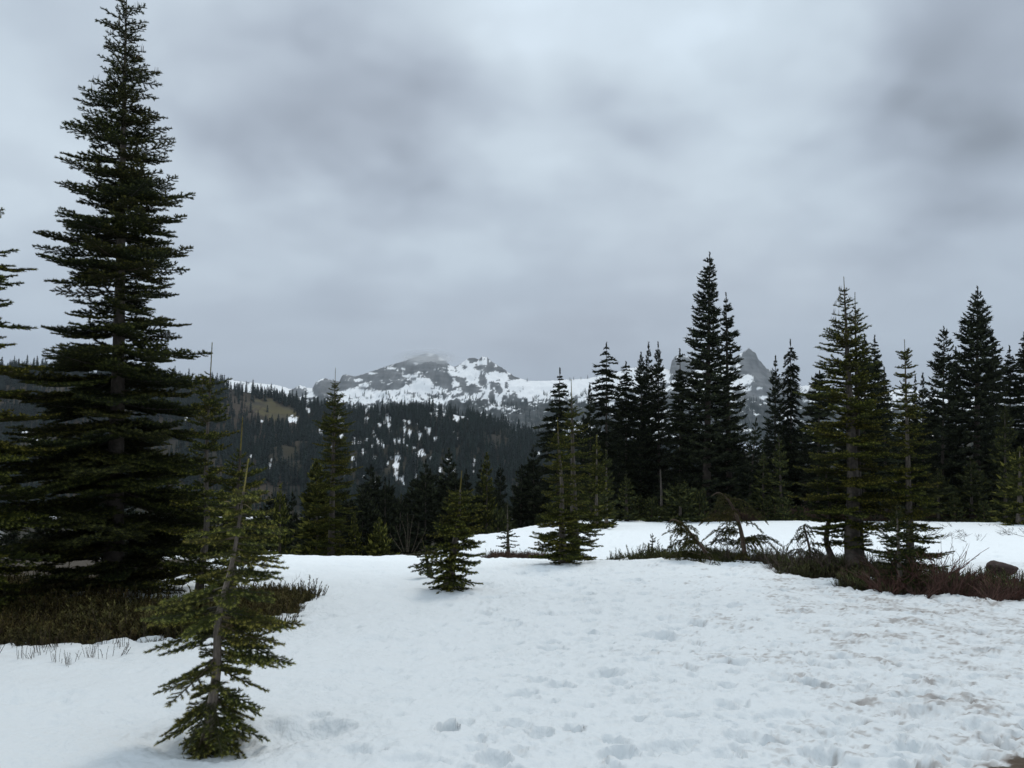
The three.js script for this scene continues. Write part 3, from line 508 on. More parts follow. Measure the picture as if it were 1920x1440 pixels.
conifer({ label: 'thin fir rising behind the foreground sapling, with a long bare top', lod: 'mid', pal: 'fir', px: 430, d: 10.8, top: [455, 783], bark: 'dark', r: 8, leader: 0.16, prof: [[1080, 85, 85], [1030, 80, 100], [960, 70, 75], [900, 48, 50], [870, 18, 30], [850, 8, 12]], gap: 0.22, per: 6, bough: { sag: 0.05, tip: 0.08, wide: 0.45, bare: 0.14 }, style: 'mid' });
conifer({ name: 'fir_sapling', even: 1, per: 8, label: 'small leaning fir in the middle of the snow, with a crooked bare leader', lod: 'mid', pal: 'fir', px: 841, d: 13.6, top: [866, 883], bark: 'pale', r: 8, leader: 0.16, bend: [[0.6, 0.2, 4]], tow: 0, prof: [[1092, 44, 54], [1060, 58, 62], [1030, 66, 64], [1000, 52, 54], [985, 52, 46], [965, 40, 40], [940, 30, 34], [915, 22, 28]], gap: 0.12, pb: -0.45, pt: 0.25, pk: 0.9, bough: { sag: 0.05, tip: 0.08, wide: 0.45, bare: 0.14 }, style: 'mid' });
conifer({ name: 'fir_sapling', label: 'broken sparse little fir left of the small leaning fir', lod: 'mid', pal: 'firDark', px: 808, d: 15.2, top: [792, 1010], bark: 'dark', r: 4, leader: 0.2, prof: [[1062, 40, 30], [1045, 28, 20], [1025, 14, 10]], gap: 0.10, per: 4, pb: -0.5, pt: 0.1, fill: 0.3, bough: { sag: 0.05, tip: 0.08, wide: 0.45, bare: 0.14 }, style: 'mid' });
conifer({ even: 1, label: 'bright green fir in the centre with a thin pale leader', lod: 'mid', pal: 'fir', px: 1056, d: 17.3, top: [1045, 783], bark: 'pale', r: 7, leader: 0.10, bend: [[0.55, 0.2, 3]], prof: [[1052, 35, 45], [1035, 60, 60], [1000, 70, 68], [960, 55, 60], [920, 44, 50], [880, 34, 38], [840, 24, 26], [815, 14, 16]], gap: 0.2, per: 6, pb: -0.2, pt: 0.25, bough: { sag: 0.05, tip: 0.08, wide: 0.45, bare: 0.14 }, style: 'mid' });
conifer({ even: 1, label: 'taller olive fir standing just behind the bright green centre fir', lod: 'mid', pal: 'fir', px: 1078, d: 19.2, top: [1071, 712], bark: 'grey', r: 9, leader: 0.10, prof: [[1040, 50, 60], [1000, 45, 68], [950, 40, 60], [900, 35, 45], [850, 30, 40], [800, 26, 34], [770, 18, 22], [755, 10, 12]], gap: 0.25, per: 6, pb: -0.2, pt: 0.3, bough: { sag: 0.05, tip: 0.08, wide: 0.45, bare: 0.14 }, style: 'mid', tint: 0.9, extra: [[985, 0.1, 72, 0.0], [965, 0.2, 55, 0.1]] });
conifer({ label: 'broad tall fir on the right with a thick grey trunk curved at its foot', lod: 'mid', pal: 'fir', px: 1606, d: 16.9, top: [1582, 519], bark: 'grey', r: 15, leader: 0.05, bend: [[0.12, 0.10, -7]], h0: 0.10, prof: [[1010, 70, 60], [960, 112, 95], [900, 108, 85], [850, 100, 78], [800, 88, 74], [740, 70, 66], [690, 55, 58], [640, 58, 42], [610, 34, 34], [580, 22, 22], [550, 14, 14], [535, 9, 9]], gap: 0.27, per: 6, pb: -0.12, pt: 0.3, mess: 0.8, cones: 0.75, bough: { sag: 0.05, tip: 0.05, wide: 0.46, bare: 0.12 }, style: 'big', extra: [[745, 3.1, 105, 0.0], [690, 3.1, 62, 0.05], [660, 3.1, 60, 0.05]] });
conifer({ label: 'dark thin fir with a hooked trunk foot left of the broad right fir', lod: 'mid', pal: 'firDark', px: 1572, d: 17.2, top: [1545, 860], bark: 'dark', r: 6, bend: [[0.28, 0.2, -16]], h0: 0.4, prof: [[1000, 40, 30], [960, 50, 40], [910, 30, 26], [880, 14, 14]], gap: 0.22, per: 5, bough: { sag: 0.05, tip: 0.08, wide: 0.45, bare: 0.14 }, style: 'mid' });
conifer({ label: 'slimmer fir grown against the right side of the broad fir, its top slightly lower', lod: 'mid', pal: 'fir', px: 1611, d: 17.15, top: [1603, 548], bark: 'grey', r: 9, leader: 0.05, h0: 0.52, prof: [[810, 60, 66], [740, 40, 60], [690, 30, 46], [640, 22, 34], [600, 16, 20], [570, 10, 10]], gap: 0.3, per: 5, pt: 0.3, bough: { sag: 0.05, tip: 0.08, wide: 0.45, bare: 0.14 }, style: 'mid' });
conifer({ label: 'slim fir on the right with a bare grey trunk and widely spaced top whorls', lod: 'mid', pal: 'fir', px: 1708, d: 16.2, top: [1696, 637], bark: 'pale', r: 7.5, leader: 0.05, prof: [[1075, 60, 62], [1020, 66, 64], [960, 62, 66], [900, 58, 58], [860, 46, 48], [810, 36, 38], [760, 26, 26], [720, 20, 20], [690, 18, 20], [660, 15, 17]], gap: 0.24, per: 8, even: 1, pb: -0.2, pt: 0.25, mess: 0.35, bough: { sag: 0.05, tip: 0.08, wide: 0.45, bare: 0.14 }, style: 'mid', extra: [[1010, 0.1, 62, 0], [1035, 0.2, 72, -0.05]] });
conifer({ name: 'fir_sapling', label: 'short fir with a bare lower trunk in front of the slim right fir', lod: 'mid', pal: 'firDark', px: 1688, d: 13.6, top: [1681, 945], bark: 'pale', r: 5, leader: 0.08, h0: 0.22, prof: [[1070, 40, 38], [1040, 42, 40], [1000, 32, 34], [970, 16, 18], [955, 8, 8]], gap: 0.13, per: 6, bough: { sag: 0.05, tip: 0.08, wide: 0.45, bare: 0.14 }, style: 'mid' });
// --- at and beyond the crest
const far = (label, px, d, top, prof, o = {}) => conifer({ label, lod: 'far', pal: 'hemlock', px, d, top, prof, r: 3.2, bark: 'dark', ...o });
const cone = (top, bot, w, k = 0.75) => [0, 0.15, 0.35, 0.6, 0.85, 1].map((u) => [lerp(top + 3, bot, u), 1.5 + w * Math.pow(u, k)]);
const midTree = (o) => conifer({ lod: 'mid', pal: 'firDark', ...o });
midTree({ label: 'tall narrow fir with a pale trunk at the snow crest left of centre', px: 619, d: 25, top: [629, 690], bark: 'grey', r: 8, leader: 0.06, h0: 0.12, pal: 'fir', prof: [[1040, 50, 50], [960, 48, 52], [900, 42, 50], [840, 38, 42], [790, 36, 38], [750, 20, 22], [720, 12, 13], [705, 6, 6]], gap: 0.33, per: 9, pb: -0.15, pt: 0.3, bough: { sag: 0.05, tip: 0.08, wide: 0.45, bare: 0.14 }, style: 'mid',  extra: [[882, 0, 56, 0.0]] });
far('bushy olive fir leaning on the left side of the narrow crest fir', 596, 26, [593, 862], cone(862, 1045, 44, 0.6), { pal: 'fir', gap: 0.34, bark: 'grey' });
far('small bright fir behind the crest in the gap left of the narrow crest fir', 524, 23.5, [525, 910], cone(910, 1040, 26), { pal: 'fir', gap: 0.34 });
far('dark fir behind the crest between two brighter firs, left of the narrow crest fir', 552, 33, [549, 925], cone(925, 1040, 22), { gap: 0.5 });
far('dark flat-topped hemlock behind the crest right of the narrow crest fir', 690, 46, [696, 868], cone(868, 1040, 40, 0.6), { gap: 0.6 });
far('little light green fir poking over the snow crest', 711, 25, [711, 972], cone(972, 1045, 26), { pal: 'fir', gap: 0.24 });
far('thin fir beside the little light green fir at the crest', 668, 26, [664, 960], cone(960, 1045, 14), { pal: 'fir', gap: 0.26 });
far('slim dark hemlock in front of the snowy bench', 722, 44, [722, 895], cone(895, 1040, 20), { gap: 0.6 });
far('short bushy fir just left of the bare shrub at the crest', 742, 32, [752, 930], cone(930, 1035, 20), { gap: 0.4 });
far('dark column-like hemlock with a pointed top behind the small leaning fir', 797, 42, [798, 862], cone(862, 1030, 30, 0.6), { gap: 0.6 });
far('dark tall hemlock behind the leader of the small leaning fir', 832, 46, [842, 842], cone(842, 1020, 34, 0.6), { gap: 0.6 });
far('dark hemlock right of the small leaning fir, with a double outline', 880, 48, [874, 880], cone(880, 1010, 22, 0.6), { gap: 0.6 });
far('narrow olive-green fir standing alone above the left end of the far snow', 912, 40, [913, 848], cone(848, 1000, 17, 0.5), { pal: 'fir', gap: 0.45, tint: 0.7 });
far('dark hemlock right behind the narrow olive-green fir', 898, 47, [903, 862], cone(862, 1000, 18, 0.6), { gap: 0.6 });
far('dark pointed hemlock between the narrow olive-green fir and the centre firs', 940, 48, [938, 872], cone(872, 1000, 24, 0.6), { gap: 0.6 });
far('dim green fir low in the gap left of the centre firs', 974, 50, [978, 870], cone(870, 990, 26, 0.6), { gap: 0.55, tint: 1.2 });
far('leaning dark hemlock left of the centre firs', 1003, 50, [1000, 835], cone(835, 990, 32, 0.6), { gap: 0.6 });
midTree({ name: 'fir_sapling', label: 'tiny fir standing alone on the far snow left of the centre firs', px: 953, d: 24.5, top: [951, 938], r: 3, leader: 0.08, prof: [[1025, 24, 20], [1005, 20, 20], [980, 14, 14], [960, 7, 7], [948, 3, 3]], gap: 0.2, per: 5, pb: -0.25, bough: { sag: 0.05, tip: 0.08, wide: 0.45, bare: 0.14 }, style: 'mid' });
midTree({ name: 'fir_sapling', label: 'tiniest seedling poking out of the low heather in front of the far snow', px: 1223, d: 19.5, top: [1223, 1000], r: 2, leader: 0.12, prof: [[1040, 9], [1020, 8], [1008, 4]], gap: 0.14, per: 5, bough: { sag: 0.05, tip: 0.08, wide: 0.45, bare: 0.14 }, style: 'mid' });
// --- the dark forest behind the far snow
const droop = { sag: 0.02, tip: -0.12, wide: 0.36, bare: 0.1, turnUp: -0.12 };
far('dark hemlock with long drooping left boughs just left of the centre pair', 1043, 46, [1050, 690], [[960, 60, 40], [900, 48, 40], [850, 40, 36], [800, 44, 30], [760, 22, 22], [720, 11, 11], [700, 5, 5]], { bough: droop, style: 'droop', pt: 0.2 });
far('thin dark hemlock between the centre pair and the shaggy hemlock', 1107, 50, [1106, 718], cone(718, 965, 28, 0.8));
far('shaggy hemlock with drooping open boughs near the top', 1137, 51, [1137, 643], [[960, 42], [850, 36], [760, 30], [720, 28], [690, 22], [670, 16], [655, 7], [648, 3]], { bough: droop, style: 'droop', pt: 0.05, gap: 0.62 });
far('dark hemlock right of the shaggy hemlock, with drooping tips', 1174, 53, [1174, 678], [[960, 40], [850, 34], [770, 26], [730, 18], [700, 9]], { bough: droop, style: 'droop', pt: 0.05 });
far('left one of three tall hemlock tops standing in a row', 1203, 54, [1202, 660], cone(660, 965, 38, 0.7));
far('middle one of three tall hemlock tops standing in a row', 1218, 56, [1216, 641], cone(641, 965, 36, 0.75));
far('right one of three tall hemlock tops standing in a row', 1236, 54, [1234, 641], cone(641, 965, 36, 0.75));
far('dark hemlock hugging the left flank of the tallest far tree', 1276, 50, [1275, 654], [[960, 52, 30], [880, 44, 30], [800, 34, 26], [740, 20, 20], [700, 8, 8]], { bough: droop, style: 'droop' });
far('tallest tree of the dark far forest, dense and steeple-shaped', 1324, 49, [1331, 472], [[965, 78, 78], [900, 72, 74], [800, 58, 60], [720, 48, 40], [650, 40, 26], [600, 35, 19], [560, 27, 16], [520, 17, 13], [490, 9, 8], [478, 3, 3]], { gap: 0.42, per: 8, r: 9, pt: 0.25, mess: 1 });
far('steeple-shaped dark tree pressed against the right side of the tallest far tree', 1368, 50, [1361, 548], [[960, 42, 50], [850, 34, 44], [760, 24, 36], [700, 17, 28], [640, 11, 21], [600, 8, 14], [565, 4, 6]], { gap: 0.45, per: 7, r: 7, pt: 0.25, mess: 1 });
far('low dark fir at the foot of the tallest far tree, on its right', 1402, 48, [1418, 785], cone(785, 965, 34, 0.7));
far('narrow pointed hemlock left of the ragged one near the horn peak', 1452, 54, [1454, 668], cone(668, 965, 30, 0.7), { gap: 0.5 });
far('ragged thin hemlock with hanging tufts near the horn peak', 1484, 55, [1482, 636], [[965, 32], [850, 30], [790, 26], [740, 19], [700, 16], [670, 15], [650, 10], [642, 3]], { bough: { ...droop, tip: -0.3 }, style: 'rag', pt: -0.35, pb: -0.3, gap: 0.6 });
far('dark hemlock showing behind the left edge of the broad right fir', 1532, 48, [1537, 695], [[965, 36], [850, 34], [760, 26], [720, 16], [700, 6]], { bough: droop, style: 'droop' });
far('left dark hemlock top behind the broad right fir', 1621, 48, [1621, 626], cone(626, 965, 44, 0.7));
far('right dark hemlock top behind the broad right fir', 1643, 50, [1640, 628], cone(628, 965, 40, 0.7), { bough: droop, style: 'droop' });
far('lower dark hemlock between the broad right fir and the slim right fir', 1660, 47, [1658, 688], cone(688, 965, 36, 0.7), { bough: droop, style: 'droop' });
far('faint thin hemlock left in the pair between slim fir and right group', 1715, 58, [1716, 705], cone(705, 965, 18, 0.8));
far('faint thin hemlock right in the pair between slim fir and right group', 1731, 56, [1730, 698], cone(698, 965, 24, 0.7));
far('broad dark hemlock with a pointed top at the left of the right group', 1766, 50, [1770, 613], [[970, 62], [880, 56], [800, 44], [740, 32], [700, 24], [660, 16], [630, 9], [618, 3]], { gap: 0.5, per: 7 });
far('thin dark hemlock wedged left of the tallest tree in the right group', 1793, 54, [1792, 650], cone(650, 965, 26, 0.7));
far('tallest tree of the right-hand dark group, with a slender spire', 1830, 50, [1833, 536], [[970, 70], [880, 66], [800, 56], [720, 46], [660, 36], [630, 34, 24], [600, 20], [570, 13], [550, 7], [541, 3]], { gap: 0.45, per: 8, r: 8 });
far('dark hemlock leaning on the right of the tallest right-hand tree', 1864, 52, [1860, 618], [[965, 44], [850, 40], [760, 28], [700, 18], [650, 12], [630, 4]], { bough: droop, style: 'droop' });
far('dark hemlock with a tufted tip near the right edge', 1896, 53, [1893, 648], cone(648, 965, 40, 0.6), { bough: droop, style: 'droop' });
far('dark hemlock cut by the right edge of the photo', 1925, 52, [1920, 622], cone(622, 965, 42, 0.6), { bough: droop, style: 'droop' });
far('small olive fir with a grey trunk at the right edge before the dark group', 1912, 40, [1912, 838], cone(838, 975, 46, 0.6), { pal: 'fir', gap: 0.42, bark: 'pale', r: 6, tint: 0.8 });
far('dim green spire-like fir in front of the right-hand dark group', 1885, 46, [1884, 760], cone(760, 968, 36, 0.7), { pal: 'firDark', gap: 0.5, tint: 0.8 });
far('slender fir with a pale bare top right of the centre pair', 1118, 36, [1119, 818], cone(822, 985, 30, 0.6), { pal: 'fir', gap: 0.4, leader: 0.12, tint: 0.7, bark: 'pale' });
far('slender fir with a thin pale stem, second right of the centre pair', 1137, 40, [1137, 845], cone(845, 980, 22, 0.6), { pal: 'firDark', gap: 0.4, leader: 0.1, bark: 'pale' });
far('small dim fir at the forest foot below the three hemlock tops', 1175, 45, [1174, 890], cone(890, 970, 22, 0.7), { pal: 'firDark', gap: 0.4 });
far('low bushy fir with a pale stem left of the foot of the tallest far tree', 1276, 45, [1274, 912], cone(905, 968, 40, 0.5), { pal: 'firDark', gap: 0.3, bark: 'pale' });
far('dim low fir behind the drooping cedar top', 1430, 47, [1432, 850], cone(850, 965, 26, 0.7), { pal: 'firDark', gap: 0.45 });
far('dim low fir below the two narrow hemlocks near the horn peak', 1466, 46, [1460, 812], cone(812, 965, 24, 0.7), { pal: 'firDark', gap: 0.45 });
far('low dark fir in shade right of the slim right fir', 1760, 46, [1758, 880], cone(880, 970, 36, 0.6), { pal: 'firDark', gap: 0.4, tint: 0.7 });
far('low dark fir in shade at the foot of the tallest right-hand tree', 1822, 46, [1820, 860], cone(860, 970, 40, 0.6), { pal: 'firDark', gap: 0.4, tint: 0.7 });

function thicket(label, group, name, protoSpec, spots, seed) {         // look-alikes in the shade: one built, the rest copies
  let first = null, H0 = 1; const r = rng(seed);
  for (const [px, d, top] of spots) {
    const p = at(px, 900, d), h = at(px, top, d).y - G(p.x, -d);
    if (h < 1.2) continue;
    if (!first) { first = conifer({ ...protoSpec, label, group, name, px, d, top: [px, top], prof: cone(top, 1000, protoSpec.w, 0.6) }); H0 = h; continue; }
    const c = first.clone(); c.name = numbered(name); c.position.set(p.x, G(p.x, -d) - 0.1, -d); c.rotation.y = r() * 6.28; const s = h / H0, w = Math.pow(s, 0.7) * (0.85 + 0.4 * r()); c.scale.set(w, s, w); scene.add(c);
  }
}
const spotsOf = (n, seed, x0, x1, d0, d1, t0, t1) => Array.from({ length: n }, (_, i) => { const r = rng(seed + i); return [lerp(x0, x1, (i + r()) / n), lerp(d0, d1, r()), lerp(t0, t1, r())]; });
thicket('shadowed dark hemlock standing deep inside the far forest', 'dark trees deep inside the far forest', 'hemlock_tree', { lod: 'far', pal: 'hemlock', w: 46, r: 3, bark: 'dark', gap: 0.5, per: 9 }, [[1160, 58, 770], ...spotsOf(46, 300, 1090, 1925, 53, 68, 745, 900)], 61);
thicket('dark conifer on the shaded slope dropping away below the snow crest', 'dark conifers on the slope below the crest', 'hemlock_tree', { lod: 'far', pal: 'hemlock', w: 34, r: 3, bark: 'dark', gap: 0.5, per: 9 }, [[790, 44, 890], ...spotsOf(16, 400, 20, 460, 26, 50, 900, 1000), ...spotsOf(16, 430, 460, 700, 34, 60, 900, 1000), ...spotsOf(26, 460, 690, 1030, 40, 66, 868, 960)], 62);
// ------------------------------------------------------------------ low plants, cedars, stone
function heatherGeo(seed, o = {}) {                                   // a tuft of upright bottle-brush stems
  const r = rng(seed), mb = new MB(4000), n = o.n ?? 26, H = o.h ?? 0.24, c0 = o.c0 ?? [0.030, 0.026, 0.012], c1 = o.c1 ?? [0.085, 0.072, 0.026];
  for (let k = 0; k < n; k++) {
    const a = r() * 6.28, q = Math.sqrt(r()) * 0.17, h = H * (0.6 + 0.7 * r()), lean = 0.25 + 0.3 * r(), x = Math.cos(a) * q, z = Math.sin(a) * q;
    const b = V(x, -0.05, z), t = V(x + Math.cos(a) * lean * h * (0.4 + q * 4), h, z + Math.sin(a) * lean * h * (0.4 + q * 4)), m = b.clone().lerp(t, 0.5).add(V((r() - 0.5) * 0.03, 0, (r() - 0.5) * 0.03));
    mb.tube([b, m, t], [0.004, 0.003, 0.0015], 3, [0.06, 0.042, 0.03]);
    const lod = { nl: o.nl ?? 0.02, nw: 0.009, den: o.den ?? 150 }; needles(mb, b.clone().lerp(m, 0.5), m, lod, [c0, c1], r, { young: 0.1 }); needles(mb, m, t, lod, [c0, c1], r, { young: 1, tip: 0.8 });
  }
  return mb.geo();
}
function twigGeo(seed, o = {}) {                                      // a bare bush: forking reddish stems
  const r = rng(seed), mb = new MB(3000), col = o.col ?? [0.085, 0.048, 0.040];
  const grow = (a, d, len, rad, k) => {
    const b = a.clone().addScaledVector(d, len), m = a.clone().lerp(b, 0.5).add(V((r() - 0.5) * len * 0.2, (r() - 0.5) * len * 0.1, (r() - 0.5) * len * 0.2)), s = 0.7 + 0.6 * r();
    mb.tube([a, m, b], [rad, rad * 0.8, rad * 0.6], 3, col.map((v) => v * s));
    if (k > 0) for (let i = 0; i < 2 + (r() < 0.5); i++) grow(i ? b : m, V(d.x + (r() - 0.5) * 1.2, d.y + (r() - 0.3) * 0.7, d.z + (r() - 0.5) * 1.2).normalize(), len * (0.55 + 0.25 * r()), rad * 0.62, k - 1);
  };
  for (let k = 0; k < (o.n ?? 7); k++) { const a = r() * 6.28, f = o.flat ?? 0.9; grow(V(Math.cos(a) * 0.05, -0.04, Math.sin(a) * 0.05), V(Math.cos(a) * f, 0.5 + 0.6 * r(), Math.sin(a) * f).normalize(), (o.len ?? 0.17) * (0.7 + 0.6 * r()), o.rad ?? 0.006, 2); }
  return mb.geo();
}
function groundStuff(name, label, geo, spots, seed, y0 = 0) {
  const r = rng(seed), m = new THREE.InstancedMesh(geo, foliage[0], spots.length), M = new THREE.Matrix4(), q = new THREE.Quaternion(), q2 = new THREE.Quaternion(), c = new THREE.Color();
  spots.forEach(([x, d, s], i) => { q.setFromAxisAngle(V(0, 1, 0), r() * 6.28).multiply(q2.setFromAxisAngle(V(1, 0, 0), (r() - 0.5) * 0.5)); m.setMatrixAt(i, M.compose(V(x, G(x, -d) + y0, -d), q, V(s * (0.9 + 0.3 * r()), s * (0.8 + 0.4 * r()), s * (0.9 + 0.3 * r())))); const t = 0.65 + 0.7 * r(); m.setColorAt(i, c.setRGB(t * (0.9 + 0.25 * r()), t, t * 0.95)); });
  m.name = numbered(name); shadows(m); scene.add(m); return tag(m, label, 'ground cover', null, 'stuff');
}
function spread(seed, n, x0, x1, d0, d1, lo, hi, s0, s1, ok = () => true) { const r = rng(seed), A = []; for (let k = 0; k < n * 60 && A.length < n; k++) { const x = lerp(x0, x1, r()), d = lerp(d0, d1, r()), b = bare(x, d); if (b > lo && b < hi && ok(x, d) && !(x > 1 && gapAt(x, d) < -0.04)) { const cl = noise(x * 1.9 + 7, d * 1.9) + 0.5 * noise(x * 4.3, d * 4.3); if (cl < -0.25 && r() < 0.85) continue; A.push([x, d, lerp(s0, s1, r()) * (b < 0.12 ? 0.7 : 1) * clamp(0.85 + 1.0 * cl, 0.4, 1.8)]); }; } return A; }
const hA = heatherGeo(1, { h: 0.15, n: 34, nl: 0.027, den: 170, c0: [0.028, 0.027, 0.012], c1: [0.076, 0.066, 0.023] }), hRed = heatherGeo(2, { c0: [0.045, 0.026, 0.022], c1: [0.10, 0.062, 0.05], h: 0.13, den: 90 }), hGreen = heatherGeo(3, { c0: [0.028, 0.036, 0.015], c1: [0.068, 0.078, 0.028], nl: 0.034, den: 110, h: 0.16 }), tRed = twigGeo(4), tGrey = twigGeo(5, { col: [0.10, 0.08, 0.07], len: 0.2 });
groundStuff('heather_patch', 'dark olive heather under the tallest left fir, running to the left edge', hA, spread(11, 900, -10.5, -3.9, 8.8, 15, 0.02, 9, 0.85, 1.5), 1);
groundStuff('heather_patch', 'dark heather patch to the right of the foreground sapling', hA, spread(12, 330, -4.6, -3.05, 10.6, 14.2, 0.0, 9, 0.7, 1.25), 2);
groundStuff('heather_sprigs', 'sparse dark sprigs poking through the snow at the lower left edge', heatherGeo(6, { n: 7, h: 0.2, den: 120, c0: [0.026, 0.024, 0.014], c1: [0.05, 0.045, 0.022] }), [...spread(13, 26, -6.4, -4.3, 7.75, 9.2, -9, -0.02, 0.5, 0.9), ...spread(14, 30, -9, -4.6, 8.4, 10.5, -0.16, 0, 0.45, 0.8)], 3);
groundStuff('reddish_heather', 'reddish brown low heather strip between the near mound and the far snow', hRed, spread(15, 260, -1.3, 1.9, 21.8, 24.2, -0.05, 9, 0.9, 1.5), 4);
groundStuff('reddish_heather', 'reddish brush along the foot of the dark forest behind the cedars', hRed, Array.from({ length: 420 }, (_, i) => { const r = rng(900 + i); return [lerp(12, 28, r()), lerp(46.5, 50, r()), 2.2 + 2.2 * r()]; }), 5);
groundStuff('juniper_mat', 'dark green low shrubs between the two drooping cedars and the right firs', hGreen, spread(16, 520, 2.2, 8.2, 16, 19.8, 0.0, 9, 0.9, 1.6), 6);
groundStuff('juniper_mat', 'dark green low shrubs behind the red twigs beside the boulder', hGreen, spread(17, 330, 6.3, 9.2, 13.4, 15.4, 0.05, 9, 0.9, 1.5), 7);
groundStuff('red_twig_shrub', 'tangle of bare reddish twigs below the slim right fir', tRed, spread(18, 200, 6.4, 10.0, 12.4, 14.4, -0.14, 9, 0.9, 1.9).map(([x, d, s]) => [x, d, s * lerp(1.1, 0.55, smoothstep(x, 7.6, 9.0))]), 8);
groundStuff('red_twig_shrub', 'low bare twigs between the small cedar and the broad right fir', tGrey, spread(19, 120, 4.5, 8.0, 16.3, 18.4, -0.08, 9, 0.8, 1.3), 9);
groundStuff('fallen_twigs', 'scattered dark twigs and needles lying on the far snow at right', twigGeo(8, { n: 3, flat: 2.5, len: 0.22, col: [0.04, 0.032, 0.028] }), Array.from({ length: 70 }, (_, i) => { const r = rng(700 + i); return [lerp(15, 28, r()), lerp(26, 47, r()), 0.7 + 1.2 * r()]; }), 10, -0.02);
{ // small seedlings along the forest foot
  const spots = [[1150, 47], [1183, 46], [1198, 47], [1222, 45.5], [1240, 47], [1258, 46], [1312, 46], [1345, 47], [960, 41], [985, 43], [1012, 44], [1036, 45], [1062, 46], [1090, 46], [1440, 46], [1468, 45], [1500, 46], [1845, 45], [1790, 45.5], [935, 37], [920, 36]];
  let first = null; const r = rng(31);
  for (const [px, d] of spots) {
    const top = 930 + 18 * r();
    if (!first) { first = conifer({ name: 'fir_seedling', label: 'knee-high fir seedling at the foot of the dark far forest', group: 'seedlings along the foot of the dark forest', lod: 'far', pal: 'firDark', px, d, top: [px, top], prof: [[972, 14], [950, 9], [940, 4]], gap: 0.2, per: 6, r: 1.2, bark: 'brown' }); continue; }
    const c = first.clone(); c.name = numbered('fir_seedling'); const p = at(px, 960, d); c.position.set(p.x, G(p.x, -d) - 0.03, -d); c.rotation.y = r() * 6; const s = 0.75 + 0.8 * r(); c.scale.set(s, s * (0.9 + 0.4 * r()), s); scene.add(c);
  }
}
function cedar(label, pts, d, r, list, seed) {                        // pts: the trunk's run in photo pixels
  const q = rng(seed), P = pts.map(([x, y, dz]) => at(x, y, d - (dz ?? 0))), base = P[0].clone(); base.y = Math.min(base.y, G(base.x, base.z)); const mpp = d / FPX;
  const g = new THREE.Group(); g.name = numbered('cedar_tree'); g.position.copy(base); scene.add(g); tag(g, label, 'tree');
  const curve = new THREE.CatmullRomCurve3([base.clone().add(V(0, -0.2, 0)), ...P.slice(1)].map((p) => p.clone().sub(base))), path = curve.getPoints(22), rad = path.map((_, i) => lerp(r * mpp, 0.006, i / 22));
  named('trunk', trunkGeo(path, rad, 8), BARK.brown, g);
  const sh = [0.45, 0.7, 1.0].map((L, i) => [0, 1].map((v) => ({ L, geo: makeCedarBough(L, seed + i * 3 + v).geo() })));
  for (const [t, az, L, pitch] of list) {
    const want = L * mpp; let k = 0; while (k < 2 && sh[k][0].L * 1.25 < want) k++; const v = sh[k][q() < 0.5 ? 0 : 1], s = want / v.L;
    const m = named('branch', v.geo, foliage[Math.floor(q() * 4)], g); m.position.copy(curve.getPoint(t)); m.quaternion.setFromAxisAngle(V(0, 1, 0), -az).multiply(new THREE.Quaternion().setFromAxisAngle(V(0, 0, 1), pitch)); m.scale.set(s, s, s);
  }
}
const fan = (n, t0, t1, L0, L1, seed, p = 0.2) => { const r = rng(seed); return Array.from({ length: n }, (_, i) => { const u = i / (n - 1); return [lerp(t0, t1, u), r() * 6.28, lerp(L0, L1, u) * (0.7 + 0.6 * r()), p - 0.95 * u * u + (r() - 0.5) * 0.4]; }); };
cedar('tall drooping olive cedar whose bent top hangs over to the left', [[1398, 1062], [1393, 1015], [1380, 965], [1364, 936], [1346, 924], [1334, 930]], 17.6, 5, [...fan(28, 0.05, 0.82, 68, 18, 5, 0.25), [0.35, 3.1, 70, 0.3], [0.45, 0.1, 62, 0], [0.6, 0.2, 60, -0.2], [0.25, 3.3, 66, 0.2], [0.2, 0.2, 60, 0.1]], 41);
cedar('sparse drooping cedar leaning to the left in front of the far snow', [[1348, 1066], [1326, 1040], [1300, 1006], [1280, 984], [1262, 974], [1252, 980]], 17.2, 4, [...fan(20, 0.06, 0.92, 64, 24, 7, 0.2), [0.42, 3.1, 50, 0.4], [0.15, 3.2, 110, 0.15], [0.3, 2.9, 70, 0.2], [0.1, 2.4, 90, 0.1], [0.2, 1.6, 60, 0], [0.12, 0.1, 70, 0.1], [0.1, 2.8, 120, 0.05]], 57);
cedar('smallest cedar, a drooping tuft left of the broad right fir', [[1522, 1060], [1518, 1030], [1511, 1000], [1508, 984], [1512, 982]], 17.4, 3, [...fan(18, 0.06, 0.92, 52, 15, 9, 0.1)], 73);
{ // weathered stone
  const p = at(1878, 1065, 15.2), r0 = 15.2 / FPX, g = new THREE.IcosahedronGeometry(1, 5), a = g.attributes.position, c = [];
  for (let i = 0; i < a.count; i++) {
    let x = a.getX(i), y = a.getY(i), z = a.getZ(i); const s = 1 + 0.10 * noise(x * 1.6 + 3, y * 1.6 + z) + 0.05 * noise(x * 4 + z * 3, y * 4) + 0.02 * noise(x * 11, y * 11 + z * 7);
    x *= s; y *= s; z *= s; y = Math.min(y, 0.62 - 0.42 * x + 0.05 * noise(x * 3, z * 3)); x = clamp(x, -0.92, 1.02);
    a.setXYZ(i, x * 30 * r0, y * 16 * r0, z * 20 * r0); const n = 0.85 + 0.4 * fbm(x * 4, y * 6 + z * 3, 3), w = smoothstep(y, 0.1, 0.5); c.push(0.075 * n + 0.02 * w, 0.050 * n + 0.02 * w, 0.042 * n + 0.02 * w);
  }
  g.setAttribute('color', new THREE.Float32BufferAttribute(c, 3)); g.computeVertexNormals();
  const m = named('boulder', g, matVC); m.position.copy(p); m.rotation.set(0.05, 0.25, -0.06); tag(m, 'reddish brown boulder with a sloping top in the snow near the right edge', 'rock');
}
